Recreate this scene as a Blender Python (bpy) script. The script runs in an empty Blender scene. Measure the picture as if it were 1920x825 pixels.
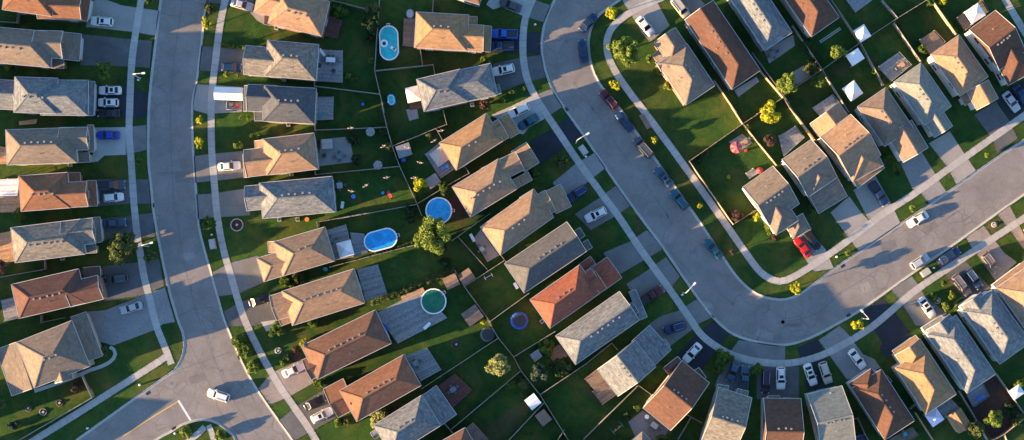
import bpy, math, random
import numpy as np
from mathutils import Vector, Matrix
from mathutils.geometry import tessellate_polygon
R = math.radians
random.seed(7); rng = np.random.default_rng(7)
scene = bpy.context.scene
col = scene.collection
# ------------------------------------------------------------------ camera, sky, sun, exposure
CAM_H, PPM, NX, NY = 320.0, 9.0, 960.0, 540.0     # drone height, photo pixels per metre on the ground, nadir pixel
cam_d = bpy.data.cameras.new('camera'); cam = bpy.data.objects.new('camera', cam_d); col.objects.link(cam)
cam.location = (0, 0, CAM_H); cam.rotation_euler = (0, 0, 0)
cam_d.sensor_width = 36; cam_d.lens = 36 * CAM_H / (1920 / PPM); cam_d.shift_y = 127.5 / 1920
cam_d.clip_start = 1; cam_d.clip_end = 3000
scene.camera = cam
SUN_EL, SUN_AZ = 10.0, 18.5                        # light travels towards +x, turned SUN_AZ towards +y
w = bpy.data.worlds.new('World'); scene.world = w; w.use_nodes = True
nt = w.node_tree; bg = nt.nodes['Background']
sky = nt.nodes.new('ShaderNodeTexSky'); sky.sky_type = 'NISHITA'; sky.sun_disc = False
to_sun = Vector((-math.cos(R(SUN_AZ)) * math.cos(R(SUN_EL)), -math.sin(R(SUN_AZ)) * math.cos(R(SUN_EL)), math.sin(R(SUN_EL))))
sky.sun_elevation = R(SUN_EL); sky.sun_rotation = math.atan2(to_sun.x, to_sun.y)
sky.air_density = 1.0; sky.dust_density = 0.6; sky.ozone_density = 3.4
nt.links.new(sky.outputs[0], bg.inputs[0]); bg.inputs[1].default_value = 0.106
sl = bpy.data.lights.new('sun', 'SUN'); sun = bpy.data.objects.new('sun', sl); col.objects.link(sun)
sl.energy = 5.0; sl.angle = R(0.5); sl.color = (1.0, 0.65, 0.32)
sun.rotation_euler = (-to_sun).to_track_quat('-Z', 'Y').to_euler(); sun.location = to_sun * 200
scene.view_settings.view_transform = 'Standard'; scene.view_settings.look = 'None'
scene.view_settings.exposure = 2.35; scene.view_settings.gamma = 1.0
scene.render.engine = 'CYCLES'

# ------------------------------------------------------------------ photo pixel -> place
TILES = {'0': (0, 0, 1.0), 'a': (0, 0, 3.9275), 'b': (0, 200, 3.9275), 'c': (0, 400, 3.9275), 'd': (0, 600, 3.6675),
 'e': (380, 0, 3.9275), 'f': (380, 200, 3.9275), 'g': (380, 400, 3.9275), 'h': (380, 600, 3.6675),
 'i': (700, 0, 3.9275), 'j': (700, 200, 3.9275), 'k': (700, 400, 3.9275), 'l': (700, 600, 3.6675),
 'm': (1080, 0, 3.9275), 'n': (1080, 200, 3.9275), 'o': (1080, 400, 3.9275), 'p': (1080, 600, 3.6675),
 'q': (1420, 0, 3.148), 'r': (1460, 200, 3.928), 's': (1460, 400, 3.928), 't': (1460, 600, 3.667)}
def px(t, x, y):
    ox, oy, s = TILES[t]; return (ox + x / s, oy + y / s)
def W(p, z=0.0):
    f = (CAM_H - z) / CAM_H
    return Vector(((p[0] - NX) / PPM * f, (NY - p[1]) / PPM * f, z))
def at(t, x, y, z=0.0): return W(px(t, x, y), z)
def to_px(v):
    f = (CAM_H - v[2]) / CAM_H
    return (NX + v[0] * PPM / f, NY - v[1] * PPM / f)

# ------------------------------------------------------------------ materials
MATS = {}
def nodes_of(m):
    m.use_nodes = True; n = m.node_tree.nodes; return n, m.node_tree.links, n['Principled BSDF']
def mix(n, l, a, b, fac, mode='MIX'):
    x = n.new('ShaderNodeMix'); x.data_type = 'RGBA'; x.blend_type = mode
    for s, v in ((x.inputs[0], fac), (x.inputs[6], a), (x.inputs[7], b)):
        if hasattr(v, 'links'): l.new(v, s)
        else: s.default_value = v if isinstance(v, (int, float)) else (*v, 1)
    return x.outputs[2]
def noise(n, l, scale, detail=4, rough=.6, vec=None, dist=0):
    x = n.new('ShaderNodeTexNoise'); x.inputs['Scale'].default_value = scale; x.inputs['Detail'].default_value = detail
    x.inputs['Roughness'].default_value = rough; x.inputs['Distortion'].default_value = dist
    if vec is not None: l.new(vec, x.inputs['Vector'])
    return x.outputs['Fac']
def ramp(n, l, f, a, b, c0=(0, 0, 0), c1=(1, 1, 1)):
    x = n.new('ShaderNodeValToRGB'); x.color_ramp.elements[0].position = a; x.color_ramp.elements[1].position = b
    x.color_ramp.elements[0].color = (*c0, 1); x.color_ramp.elements[1].color = (*c1, 1); l.new(f, x.inputs[0]); return x.outputs[0]
def vec_of(n, l, kind='Object', scale=(1, 1, 1), rot=(0, 0, 0)):
    t = n.new('ShaderNodeTexCoord'); m = n.new('ShaderNodeMapping'); m.inputs['Scale'].default_value = scale; m.inputs['Rotation'].default_value = rot
    if kind == 'World':
        g = n.new('ShaderNodeNewGeometry'); l.new(g.outputs['Position'], m.inputs[0])
    else: l.new(t.outputs[kind], m.inputs[0])
    return m.outputs[0]
def bump(n, l, b, h, s, d=.05):
    x = n.new('ShaderNodeBump'); x.inputs['Strength'].default_value = s; x.inputs['Distance'].default_value = d
    l.new(h, x.inputs['Height']); l.new(x.outputs[0], b.inputs['Normal'])
def plain(name, c, rough=.7, metal=0, var=.15, scale=3.0, spec=None, coat=0):
    if name in MATS: return MATS[name]
    m = bpy.data.materials.new(name); n, l, b = nodes_of(m)
    f = noise(n, l, scale, 5, .6, vec_of(n, l, 'World'))
    c0 = tuple(x * (1 - var) for x in c); c1 = tuple(min(1, x * (1 + var)) for x in c)
    l.new(ramp(n, l, f, .3, .7, c0, c1), b.inputs['Base Color'])
    b.inputs['Roughness'].default_value = rough; b.inputs['Metallic'].default_value = metal
    if coat: b.inputs['Coat Weight'].default_value = coat; b.inputs['Coat Roughness'].default_value = .05
    if spec is not None: b.inputs['Specular IOR Level'].default_value = spec
    MATS[name] = m; return m
def shingle(name, c, wave=.25):
    if name in MATS: return MATS[name]
    m = bpy.data.materials.new(name); n, l, b = nodes_of(m)
    uv = vec_of(n, l, 'UV')
    br = n.new('ShaderNodeTexBrick'); l.new(uv, br.inputs['Vector'])
    br.inputs['Scale'].default_value = 1; br.inputs['Brick Width'].default_value = .75; br.inputs['Row Height'].default_value = .3
    br.inputs['Mortar Size'].default_value = .025; br.inputs['Color1'].default_value = (.72, .72, .73, 1); br.inputs['Color2'].default_value = (1.25, 1.22, 1.18, 1)
    br.inputs['Mortar'].default_value = (.6, .6, .62, 1); br.offset = .37
    f1 = noise(n, l, 1.0, 5, .7, vec_of(n, l, 'UV', (.9, 2.6, 1), (0, 0, R(25))), 1.2)
    f2 = noise(n, l, .16, 3, .6, vec_of(n, l, 'World'))
    f3 = noise(n, l, 9, 3, .7, vec_of(n, l, 'UV'))
    k = mix(n, l, c, br.outputs['Color'], wave * 2.2, 'MULTIPLY')
    k = mix(n, l, k, ramp(n, l, f1, .3, .72, (1 - wave,) * 3, (1 + wave,) * 3), 1, 'MULTIPLY')
    k = mix(n, l, k, ramp(n, l, f2, .3, .7, (.86, .87, .9), (1.12, 1.08, 1.03)), 1, 'MULTIPLY')
    k = mix(n, l, k, ramp(n, l, f3, .25, .75, (.8, .8, .8), (1.2, 1.2, 1.2)), 1, 'MULTIPLY')
    l.new(k, b.inputs['Base Color']); b.inputs['Roughness'].default_value = .92; b.inputs['Specular IOR Level'].default_value = .25
    bump(n, l, b, f3, .12, .02); MATS[name] = m; return m
def grass_mat(name, dark, light, dry, drylo=.52):
    m = bpy.data.materials.new(name); n, l, b = nodes_of(m)
    v = vec_of(n, l, 'World')
    f1 = noise(n, l, .13, 6, .68, v, .8); f2 = noise(n, l, .55, 7, .75, v, .5); f3 = noise(n, l, 6, 4, .75, v)
    k = mix(n, l, dark, light, ramp(n, l, f2, .32, .7))
    k = mix(n, l, k, dry, ramp(n, l, f1, drylo, .74))
    f0 = noise(n, l, .045, 3, .5, v, .3); k = mix(n, l, k, ramp(n, l, f0, .35, .65, (.72, .78, .8), (1.32, 1.22, 1.1)), 1, 'MULTIPLY')
    k = mix(n, l, k, ramp(n, l, f3, .25, .75, (.45, .5, .45), (1.5, 1.45, 1.4)), 1, 'MULTIPLY')
    l.new(k, b.inputs['Base Color']); b.inputs['Roughness'].default_value = 1; b.inputs['Specular IOR Level'].default_value = .1
    bump(n, l, b, f3, 1.0, .3); MATS[name] = m; return m
def paving(name, c, var=.2, stain=.35, speck=18, rough=.9, worn=False):
    m = bpy.data.materials.new(name); n, l, b = nodes_of(m); v = vec_of(n, l, 'World')
    f1 = noise(n, l, .22, 5, .65, v, .5); f2 = noise(n, l, 2.2, 4, .65, v); f3 = noise(n, l, speck, 3, .8, v)
    k = mix(n, l, tuple(x * (1 - stain) for x in c), tuple(x * (1 + stain * .4) for x in c), ramp(n, l, f1, .3, .68))
    k = mix(n, l, k, ramp(n, l, f2, .3, .7, (1 - var,) * 3, (1 + var,) * 3), 1, 'MULTIPLY')
    k = mix(n, l, k, ramp(n, l, f3, .3, .7, (.82,) * 3, (1.18,) * 3), 1, 'MULTIPLY')
    if worn:                                              # fine crazing and scattered drips
        vo = n.new('ShaderNodeTexVoronoi'); vo.feature = 'DISTANCE_TO_EDGE'; vo.inputs['Scale'].default_value = .33; l.new(v, vo.inputs['Vector'])
        m2 = n.new('ShaderNodeMath'); m2.operation = 'MULTIPLY'; l.new(ramp(n, l, vo.outputs['Distance'], .0, .035, (1, 1, 1), (0, 0, 0)), m2.inputs[0]); l.new(ramp(n, l, noise(n, l, .11, 3, .5, v), .48, .62), m2.inputs[1])
        k = mix(n, l, k, tuple(x * .62 for x in c), m2.outputs[0])
        k = mix(n, l, k, ramp(n, l, noise(n, l, .7, 2, .5, v), .70, .78, (1, 1, 1), (.8, .8, .8)), 1, 'MULTIPLY')
    l.new(k, b.inputs['Base Color']); b.inputs['Roughness'].default_value = rough; b.inputs['Specular IOR Level'].default_value = .3
    bump(n, l, b, f3, .2, .02); MATS[name] = m; return m
def leafmat(name, c):
    if name in MATS: return MATS[name]
    m = bpy.data.materials.new(name); n, l, b = nodes_of(m)
    f = noise(n, l, 1.3, 3, .6, vec_of(n, l, 'World')); f2 = noise(n, l, 8, 2, .6, vec_of(n, l, 'World'))
    k = mix(n, l, tuple(x * .55 for x in c), tuple(min(1, x * 1.35) for x in c), ramp(n, l, f, .3, .7))
    k = mix(n, l, k, ramp(n, l, f2, .3, .7, (.7, .75, .7), (1.3, 1.25, 1.2)), 1, 'MULTIPLY')
    l.new(k, b.inputs['Base Color']); b.inputs['Roughness'].default_value = .75; b.inputs['Specular IOR Level'].default_value = .2
    tr = n.new('ShaderNodeBsdfTranslucent'); l.new(k, tr.inputs[0]); ms = n.new('ShaderNodeMixShader'); ms.inputs[0].default_value = .3
    out = n['Material Output']; l.new(b.outputs[0], ms.inputs[1]); l.new(tr.outputs[0], ms.inputs[2]); l.new(ms.outputs[0], out.inputs[0])
    MATS[name] = m; return m
def watermat(name, c):
    m = bpy.data.materials.new(name); n, l, b = nodes_of(m); v = vec_of(n, l, 'World')
    f = noise(n, l, .8, 3, .5, v, 1.0); f2 = noise(n, l, 3, 3, .6, v, .6)
    l.new(ramp(n, l, f, .3, .7, tuple(x * .75 for x in c), tuple(min(1, x * 1.2) for x in c)), b.inputs['Base Color'])
    b.inputs['Roughness'].default_value = .08; bump(n, l, b, f2, .15, .05); MATS[name] = m; return m

grass_mat('lawn', (.017, .054, .015), (.046, .100, .022), (.11, .105, .03), .47)
grass_mat('meadow', (.04, .055, .02), (.07, .075, .03), (.11, .09, .05), .42)
paving('asphalt_road', (.205, .187, .175), .1, .24, 11, .9, True)
paving('asphalt_patch', (.165, .152, .145), .1, .2, 11, .9, True); paving('asphalt_pale', (.25, .23, .215), .1, .2, 11, .9, True)
paving('asphalt', (.105, .105, .105), .12, .3)
paving('asphalt_grey', (.165, .158, .15), .1, .25)
paving('asphalt_new', (.024, .029, .038), .15, .3)
paving('concrete', (.275, .258, .24), .08, .18)
paving('concrete_light', (.37, .36, .34), .06, .12)
paving('concrete_walk', (.37, .35, .325), .06, .15)
paving('kerb_concrete', (.36, .35, .33), .08, .15)
paving('paver_pink', (.25, .215, .19), .15, .2, 7)
paving('paver_grey', (.225, .215, .21), .15, .2, 7)
paving('mulch', (.055, .03, .022), .3, .4, 6)
paving('bare_soil', (.10, .085, .06), .25, .4, 6)
plain('crack', (.135, .128, .123), .9, var=.2)
plain('crack_brown', (.10, .09, .085), .9, var=.2)
plain('paint_white', (.62, .6, .57), .7, var=.15, scale=8)
plain('paint_yellow', (.6, .38, .07), .7, var=.2, scale=8)
plain('trim', (.46, .455, .44), .5, var=.05)
plain('white', (.75, .74, .72), .55, var=.06)
plain('tent', (.72, .70, .68), .6, var=.05, scale=1)
plain('tent_pink', (.72, .58, .54), .6, var=.06, scale=1)
plain('tent_lav', (.60, .55, .70), .6, var=.05, scale=1)
plain('metal', (.36, .36, .365), .5, .3, var=.08)
plain('lamp_metal', (.48, .48, .47), .4, .2, var=.05)
plain('dark', (.03, .03, .033), .6)
plain('glass', (.012, .015, .02), .08, var=.05, spec=.35)
plain('tyre', (.018, .018, .018), .85)
plain('rim', (.35, .35, .36), .35, .8)
plain('lamp_glass', (.6, .6, .58), .1)
plain('tail', (.35, .02, .02), .2)
plain('fence_grey', (.27, .235, .20), .85, var=.3, scale=2)
plain('fence_tan', (.36, .26, .18), .85, var=.25, scale=2)
plain('deck_grey', (.24, .235, .23), .85, var=.35, scale=2.5)
plain('deck_brown', (.19, .13, .095), .85, var=.3, scale=2.5)
plain('deck_red', (.12, .045, .032), .8, var=.25, scale=2.5)
plain('deck_tan', (.42, .25, .13), .85, var=.25, scale=2.5)
plain('bark', (.07, .05, .038), .95, var=.3)
plain('blue', (.02, .10, .45), .45)
plain('red', (.55, .04, .04), .55)
plain('pink', (.62, .17, .16), .6)
plain('teal', (.03, .26, .30), .5)
plain('orange', (.55, .20, .04), .6)
plain('grey_fab', (.12, .125, .13), .8)
plain('stone', (.36, .33, .3), .9, var=.3, scale=6)
plain('gull', (.40, .27, .20), .8)
plain('slate', (.16, .17, .185), .8, var=.15)
watermat('water_blue', (.02, .30, .62)); watermat('water_teal', (.03, .42, .44)); watermat('water_green', (.015, .14, .075))
ROOF = {'tan': (.255, .172, .115), 'peach': (.275, .175, .112), 'orange': (.275, .168, .092), 'brown': (.145, .078, .054), 'red': (.20, .096, .056), 'maroon': (.115, .058, .046),
        'grey': (.15, .162, .172), 'blue': (.15, .165, .178), 'navy': (.075, .084, .097), 'greybrown': (.175, .162, .142), 'umber': (.175, .142, .115),
        'fire': (.245, .082, .05), 'cream': (.165, .178, .188), 'sage': (.185, .195, .178), 'choc': (.105, .055, .040), 'taupe': (.185, .138, .108), 'char': (.094, .095, .096)}
for k, c in ROOF.items(): shingle('shingle_' + k, c, .42 if k in ('grey', 'blue', 'cream', 'greybrown') else .26)
WALL = {'brick': (.25, .13, .095), 'tanbrick': (.36, .28, .21), 'white': (.66, .63, .58), 'beige': (.48, .42, .35), 'greywall': (.30, .30, .30)}
for k, c in WALL.items(): plain('wall_' + k, c, .85, var=.1, scale=4)
CARC = {'white': (.72, .72, .71), 'silver': (.36, .37, .39), 'grey': (.06, .065, .075), 'black': (.013, .014, .016), 'navy': (.010, .030, .085), 'blue': (.01, .05, .34),
        'royal': (.015, .10, .42), 'teal': (.012, .075, .11), 'maroon': (.075, .012, .018), 'purple': (.035, .018, .04), 'red': (.45, .012, .012), 'steel': (.035, .07, .12), 'taupe': (.15, .125, .115), 'beige': (.42, .37, .31)}
for k, c in CARC.items(): plain('paint_' + k, c, .3, 0, var=.03, coat=.15, spec=.35)
LEAF = {'yellow': (.42, .42, .03), 'lime': (.19, .25, .045), 'green': (.10, .16, .03), 'dark': (.04, .075, .025), 'olive': (.115, .14, .045), 'rust': (.13, .075, .055), 'pale': (.29, .31, .12), 'blueg': (.06, .095, .07)}
for k, c in LEAF.items(): leafmat('leaf_' + k, c)

# ------------------------------------------------------------------ mesh helpers
class MB:
    def __init__(s): s.v = []; s.f = []; s.m = []
    def poly(s, pts, m=0):
        b = len(s.v); s.v += [tuple(p) for p in pts]; s.f.append(tuple(range(b, b + len(pts)))); s.m.append(m)
    def faces(s, vs, fs, m=0):
        b = len(s.v); s.v += [tuple(p) for p in vs]
        for f in fs: s.f.append(tuple(b + i for i in f)); s.m.append(m)
    def box(s, lo, hi, m=0):
        x0, y0, z0 = lo; x1, y1, z1 = hi
        s.faces([(x0, y0, z0), (x1, y0, z0), (x1, y1, z0), (x0, y1, z0), (x0, y0, z1), (x1, y0, z1), (x1, y1, z1), (x0, y1, z1)],
                [(0, 3, 2, 1), (4, 5, 6, 7), (0, 1, 5, 4), (1, 2, 6, 5), (2, 3, 7, 6), (3, 0, 4, 7)], m)
    def bar(s, a, b, wd, h, m=0, up=Vector((0, 0, 1))):
        a = Vector(a); b = Vector(b); d = (b - a)
        if d.length < 1e-6: return
        d.normalize(); sd = d.cross(up)
        if sd.length < 1e-4: sd = Vector((1, 0, 0))
        sd.normalize(); u = sd.cross(d).normalized(); sd = sd * wd / 2; u = u * h / 2
        s.faces([a - sd - u, a + sd - u, a + sd + u, a - sd + u, b - sd - u, b + sd - u, b + sd + u, b - sd + u],
                [(0, 1, 2, 3), (7, 6, 5, 4), (0, 4, 5, 1), (1, 5, 6, 2), (2, 6, 7, 3), (3, 7, 4, 0)], m)
    def prism(s, pts, z0, z1, m=0):                      # pts: ccw or cw outline in xy
        n = len(pts); a = sum(pts[i][0] * pts[(i + 1) % n][1] - pts[(i + 1) % n][0] * pts[i][1] for i in range(n))
        if a < 0: pts = pts[::-1]
        vs = [(p[0], p[1], z0) for p in pts] + [(p[0], p[1], z1) for p in pts]
        if n > 4:
            tri = tessellate_polygon([[Vector((p[0], p[1], 0)) for p in pts]])
            top = []
            for t in tri:
                q = [pts[i] for i in t]; ar = (q[1][0] - q[0][0]) * (q[2][1] - q[0][1]) - (q[2][0] - q[0][0]) * (q[1][1] - q[0][1])
                t = t if ar > 0 else t[::-1]; top.append(tuple(i + n for i in t))
        else: top = [tuple(range(n, 2 * n))]
        s.faces(vs, top + [(i, (i + 1) % n, n + (i + 1) % n, n + i) for i in range(n)], m)
    def tube(s, pts, rad, k=6, m=0):
        rings = []
        for i, p in enumerate(pts):
            p = Vector(p); d = (Vector(pts[min(i + 1, len(pts) - 1)]) - Vector(pts[max(i - 1, 0)])).normalized()
            x = d.cross(Vector((0, 0, 1)));  x = x.normalized() if x.length > 1e-3 else Vector((1, 0, 0)); y = d.cross(x)
            rr = rad[i] if isinstance(rad, (list, tuple)) else rad
            rings.append([p + (x * math.cos(2 * math.pi * j / k) + y * math.sin(2 * math.pi * j / k)) * rr for j in range(k)])
        vs = [v for r in rings for v in r]; fs = []
        for i in range(len(rings) - 1):
            for j in range(k): fs.append((i * k + j, i * k + (j + 1) % k, (i + 1) * k + (j + 1) % k, (i + 1) * k + j))
        fs += [tuple(range(k))[::-1], tuple((len(rings) - 1) * k + j for j in range(k))]
        s.faces(vs, fs, m)
    def cyl(s, c, r, z0, z1, k=16, m=0, r2=None):
        r2 = r if r2 is None else r2; vs = []
        for z, q in ((z0, r), (z1, r2)): vs += [(c[0] + q * math.cos(2 * math.pi * j / k), c[1] + q * math.sin(2 * math.pi * j / k), z) for j in range(k)]
        s.faces(vs, [(j, (j + 1) % k, k + (j + 1) % k, k + j) for j in range(k)] + [tuple(range(k))[::-1], tuple(range(k, 2 * k))], m)
    def mesh(s, name, mats, smooth=False, uv=False):
        me = bpy.data.meshes.new(name); me.from_pydata(s.v, [], s.f)
        for m in mats: me.materials.append(MATS[m])
        if len(mats) > 1: me.polygons.foreach_set('material_index', s.m)
        if smooth: me.polygons.foreach_set('use_smooth', [True] * len(s.f))
        if uv:
            u = me.uv_layers.new(name='UVMap')
            for p in me.polygons:
                nrm = p.normal; t = Vector((0, 0, 1)).cross(nrm); t = t.normalized() if t.length > 1e-3 else Vector((1, 0, 0)); b = nrm.cross(t)
                for li in p.loop_indices:
                    co = me.vertices[me.loops[li].vertex_index].co; u.data[li].uv = (co.dot(t), co.dot(b))
        me.update(); return me
    def build(s, name, mats, parent=None, smooth=False, uv=False, loc=None):
        if isinstance(mats, str): mats = [mats]
        return link(name, s.mesh(name, mats, smooth, uv), parent, loc)
def link(name, me, parent=None, loc=None, rz=0):
    o = bpy.data.objects.new(name, me); col.objects.link(o)
    if parent: o.parent = parent
    if loc is not None: o.location = loc
    if rz: o.rotation_euler = (0, 0, rz)
    return o
ALL = []                                                  # (object, description, category, position, full label?)
def tag(o, label, cat, group=None, pos=None, full=False):
    o['category'] = cat; o['label'] = label
    if group: o['group'] = group
    ALL.append([o, label, pos if pos is not None else to_px(o.location), full]); return o
def thing(name, loc, rz=0):
    o = bpy.data.objects.new(name, None); col.objects.link(o); o.location = loc; o.rotation_euler = (0, 0, rz); o.empty_display_size = .5; return o
def structure(o): o['kind'] = 'structure'; return o
def offset_line(pts, d):
    out = []
    for i, p in enumerate(pts):
        a = pts[max(i - 1, 0)]; b = pts[min(i + 1, len(pts) - 1)]; t = Vector((b[0] - a[0], b[1] - a[1])).normalized()
        out.append(Vector((p[0] - t.y * d, p[1] + t.x * d)))
    return out
def smooth_line(pts, step):                               # Catmull-Rom through the points, resampled every `step` metres
    P = [Vector((p[0], p[1])) for p in pts]; fine = []
    for i in range(len(P) - 1):
        p0, p1, p2, p3 = P[max(i - 1, 0)], P[i], P[i + 1], P[min(i + 2, len(P) - 1)]
        for k in range(12):
            t = k / 12; fine.append(.5 * ((2 * p1) + (p2 - p0) * t + (2 * p0 - 5 * p1 + 4 * p2 - p3) * t * t + (3 * p1 - p0 - 3 * p2 + p3) * t ** 3))
    fine.append(P[-1]); out = [fine[0]]; acc = 0
    for a, b in zip(fine, fine[1:]):
        L = (b - a).length
        while acc + L >= step:
            q = (step - acc) / L; a = a + (b - a) * q; L = (b - a).length; out.append(a.copy()); acc = 0
        acc += L
    if (out[-1] - fine[-1]).length > step * .3: out.append(fine[-1])
    return out

for k_ in ('deck_grey', 'deck_brown', 'deck_red', 'deck_tan', 'slate', 'white'):
    base = {'deck_grey': (.24, .235, .23), 'deck_brown': (.19, .13, .095), 'deck_red': (.12, .045, .032), 'deck_tan': (.42, .25, .13), 'slate': (.16, .17, .185), 'white': (.6, .59, .57)}[k_]
    plain(k_ + '_pale', tuple(x * 1.16 for x in base), .85, var=.25, scale=2.5); plain(k_ + '_worn', tuple(x * .82 for x in base), .85, var=.3, scale=2.5)

plain('vent_metal', (.22, .215, .21), .6)
# ------------------------------------------------------------------ ground, roads, kerbs, pavements, driveways
ROAD_Z = -0.10
def pl(pts, step=1.5): return smooth_line([W(p) for p in pts], step)
west = pl([(306,-70),(300,0),(295,40),(288,100),(281,160),(277,220),(277,300),(282,350),(287,400),(298,460),(308,510),(320,560),(332,600),(342,627),(344,654),(336,679),(322,697),(290,719),(142,825),(40,900)])
south = pl([(170,905),(294,825),(322,810),(338,799),(360,791),(382,788),(400,791),(417,801),(431,813),(441,827),(462,905)])
east = pl([(600,905),(549,825),(505,763),(475,717),(449.5,668),(422,600),(409,555),(397,512),(385,470),(374,425),(371,390),(366,322),(363,276),(361.5,200),(370,150),(378,90),(384,30),(388,0),(394,-70)])
outer = pl([(1110,-90),(1062,-40),(1038.6,0),(1023,33),(1014.5,76),(1017,114.6),(1028.5,153),(1043.7,183),(1060,207),(1106,273),(1150,338),(1200,408),(1243,466),(1301.5,551),(1333,592),(1369,624.5),(1405,639),(1440,646),(1470,648),(1495,643.5),(1528,631),(1569,609),(1613,583),(1709.5,514.5),(1793.5,456),(1870,401),(1920,366),(1990,318)])
inner = pl([(1230,-60),(1195,-22),(1164,0),(1141,16),(1118,35),(1107,62.6),(1105,90),(1112.7,131),(1131.8,166),(1163,203),(1189.5,240.7),(1238,309.5),(1305,404),(1334.6,448.4),(1365,494),(1385.5,522),(1411,545),(1436.5,556.6),(1465,560.5),(1487,556),(1511,542.6),(1562,504),(1613,470),(1700,411),(1793.5,347.7),(1870,294),(1920,261),(1990,213)])
roadA = [Vector(p) for p in west + south + east]; roadB = [Vector(p) for p in outer + inner[::-1]]
def sheet(name, outline, z, mat, holes=()):
    loops = [[Vector((p[0], p[1], 0)) for p in outline]] + [[Vector((p[0], p[1], 0)) for p in h] for h in holes]
    flat = [p for l in loops for p in l]; b = MB(); fs = []
    for t in tessellate_polygon(loops):
        q = [flat[i] for i in t]; ar = (q[1].x - q[0].x) * (q[2].y - q[0].y) - (q[2].x - q[0].x) * (q[1].y - q[0].y)
        if abs(ar) < 1e-7: continue
        fs.append(t if ar > 0 else t[::-1])
    b.faces([(p.x, p.y, z) for p in flat], fs)
    return structure(b.build(name, mat))
sheet('ground', [(-900, -900), (900, -900), (900, 900), (-900, 900)], 0, 'lawn', [roadA, roadB])
def grow(poly, d):
    n = len(poly); a = sum(poly[i].x * poly[(i + 1) % n].y - poly[(i + 1) % n].x * poly[i].y for i in range(n)); sg = 1 if a > 0 else -1
    out = []
    for i in range(n):
        t = (poly[(i + 1) % n] - poly[i - 1]).normalized(); out.append(poly[i] + Vector((t.y, -t.x)) * d * sg)
    return out
road_west = sheet('road', grow(roadA, .15), ROAD_Z, 'asphalt_road'); road_east = sheet('road', grow(roadB, .15), ROAD_Z, 'asphalt_road')
def kerb(line, side):
    a = offset_line(line, .12 * side); c = offset_line(line, -.40 * side); b = MB()
    n = len(line); vs = []
    for i in range(n):
        vs += [(*a[i], -.12), (*a[i], .02), (*(a[i] * .7 + c[i] * .3), .02), (*(a[i] * .55 + c[i] * .45), ROAD_Z + .03), (*c[i], ROAD_Z + .006)]
    fs = []
    for i in range(n - 1):
        for k in range(4):
            q = (i * 5 + k, i * 5 + k + 1, (i + 1) * 5 + k + 1, (i + 1) * 5 + k); fs.append(q if side < 0 else q[::-1])
    b.faces(vs, fs); structure(b.build('kerb', 'kerb_concrete'))
for ln, sd in ((west, -1), (south, -1), (east, -1), (outer, -1), (inner, 1)): kerb(ln, sd)
def ribbon(pts, wd, z, name, mat, parent=None, step=1.0):
    ln = smooth_line([W(p) for p in pts], step); a = offset_line(ln, wd / 2); c = offset_line(ln, -wd / 2); b = MB()
    b.faces([(*p, z) for p in a] + [(*p, z) for p in c], [(i, len(a) + i, len(a) + i + 1, i + 1) for i in range(len(a) - 1)])
    return b.build(name, mat, parent)
# seams, cracks and paint on the two roads
def T(t, *xy): return [px(t, xy[i], xy[i + 1]) for i in range(0, len(xy), 2)]
for pts in (T('a',1345,0,1300,290,1265,600,1255,825) + T('b',1258,300,1268,490,1285,740) + T('c',1300,20,1340,280,1400,560,1480,825),
            T('b',1150,490,1270,487,1330,515,1415,525), T('a',1195,95,1250,112,1330,118), T('c',1310,760,1360,735,1440,705,1571,690),
            T('d',1200,355,1467,262) + T('h',180,220), T('d',1270,95,1467,500) + T('h',115,625,290,825), T('h',0,60,180,500,400,825),
            T('h',50,330,130,350,190,500), T('h',180,700,270,650), T('h',220,775,440,700), T('d',1390,0,1467,215)):
    ribbon(pts, .16, ROAD_Z + .004, 'crack_seal', 'crack', road_west)
for pts in (T('n',110,0,160,60,215,155), T('n',275,235,330,330,410,430), T('n',570,660,640,750,685,825), T('o',665,0,710,80), T('o',660,225,740,330,860,460),
            T('o',1035,560,1090,615,1150,660), T('o',1160,660,1180,615,1215,595), T('s',0,800,200,770,330,700,445,595), T('s',445,590,600,500,830,345,1090,155,1300,0),
            T('i',1420,300,1480,285,1560,290), T('m',0,625,60,700,130,810), T('s',740,205,790,250,830,340), T('s',810,200,850,205,860,240,800,265),
            T('s',1060,75,1100,110,1120,120), T('r',1230,825,1360,750), T('m',0,5,60,50), T('s',630,540,640,580), T('p',1425,-20,1430,60)):
    ribbon(pts, .16, ROAD_Z + .004, 'crack_seal', 'crack', road_east)
for t, x, y, rd in (('b',1268,487,1), ('b',1358,530,1), ('h',130,348,1), ('c',1440,708,1), ('d',1180,435,1)):
    b = MB(); b.cyl(at(t, x, y), .38, ROAD_Z - .02, ROAD_Z + .012, 14); b.build('manhole_cover', 'crack', road_west)
for t, x, y in (('o',1155,668), ('s',448,592), ('s',30,800), ('p',1400,122), ('i',1425,302), ('i',1482,612), ('s',768,265), ('s',838,230), ('o',1525,800)):
    b = MB(); b.cyl(at(t, x, y), .38, ROAD_Z - .02, ROAD_Z + .012, 14); b.build('manhole_cover', 'crack', road_east)
for t, x, y, rz, rd in (('b',1125,727,-80,0), ('d',1017,503,35,0), ('d',1195,745,30,0), ('h',250,258,-65,0), ('o',1003,762,-45,1), ('s',472,388,33,1), ('s',515,750,30,1), ('m',198,630,-55,1), ('i',1423,805,-55,1)):
    b = MB(); b.box((-.45, -.3, -.03), (.45, .3, .012)); p = at(t, x, y); p.z = ROAD_Z + .02
    for k in range(5): b.box((-.4 + k * .17, -.26, .012), (-.33 + k * .17, .26, .03))
    o = b.build('storm_drain', 'dark', road_east if rd else road_west); o.location = p; o.rotation_euler.z = R(rz)
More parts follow.
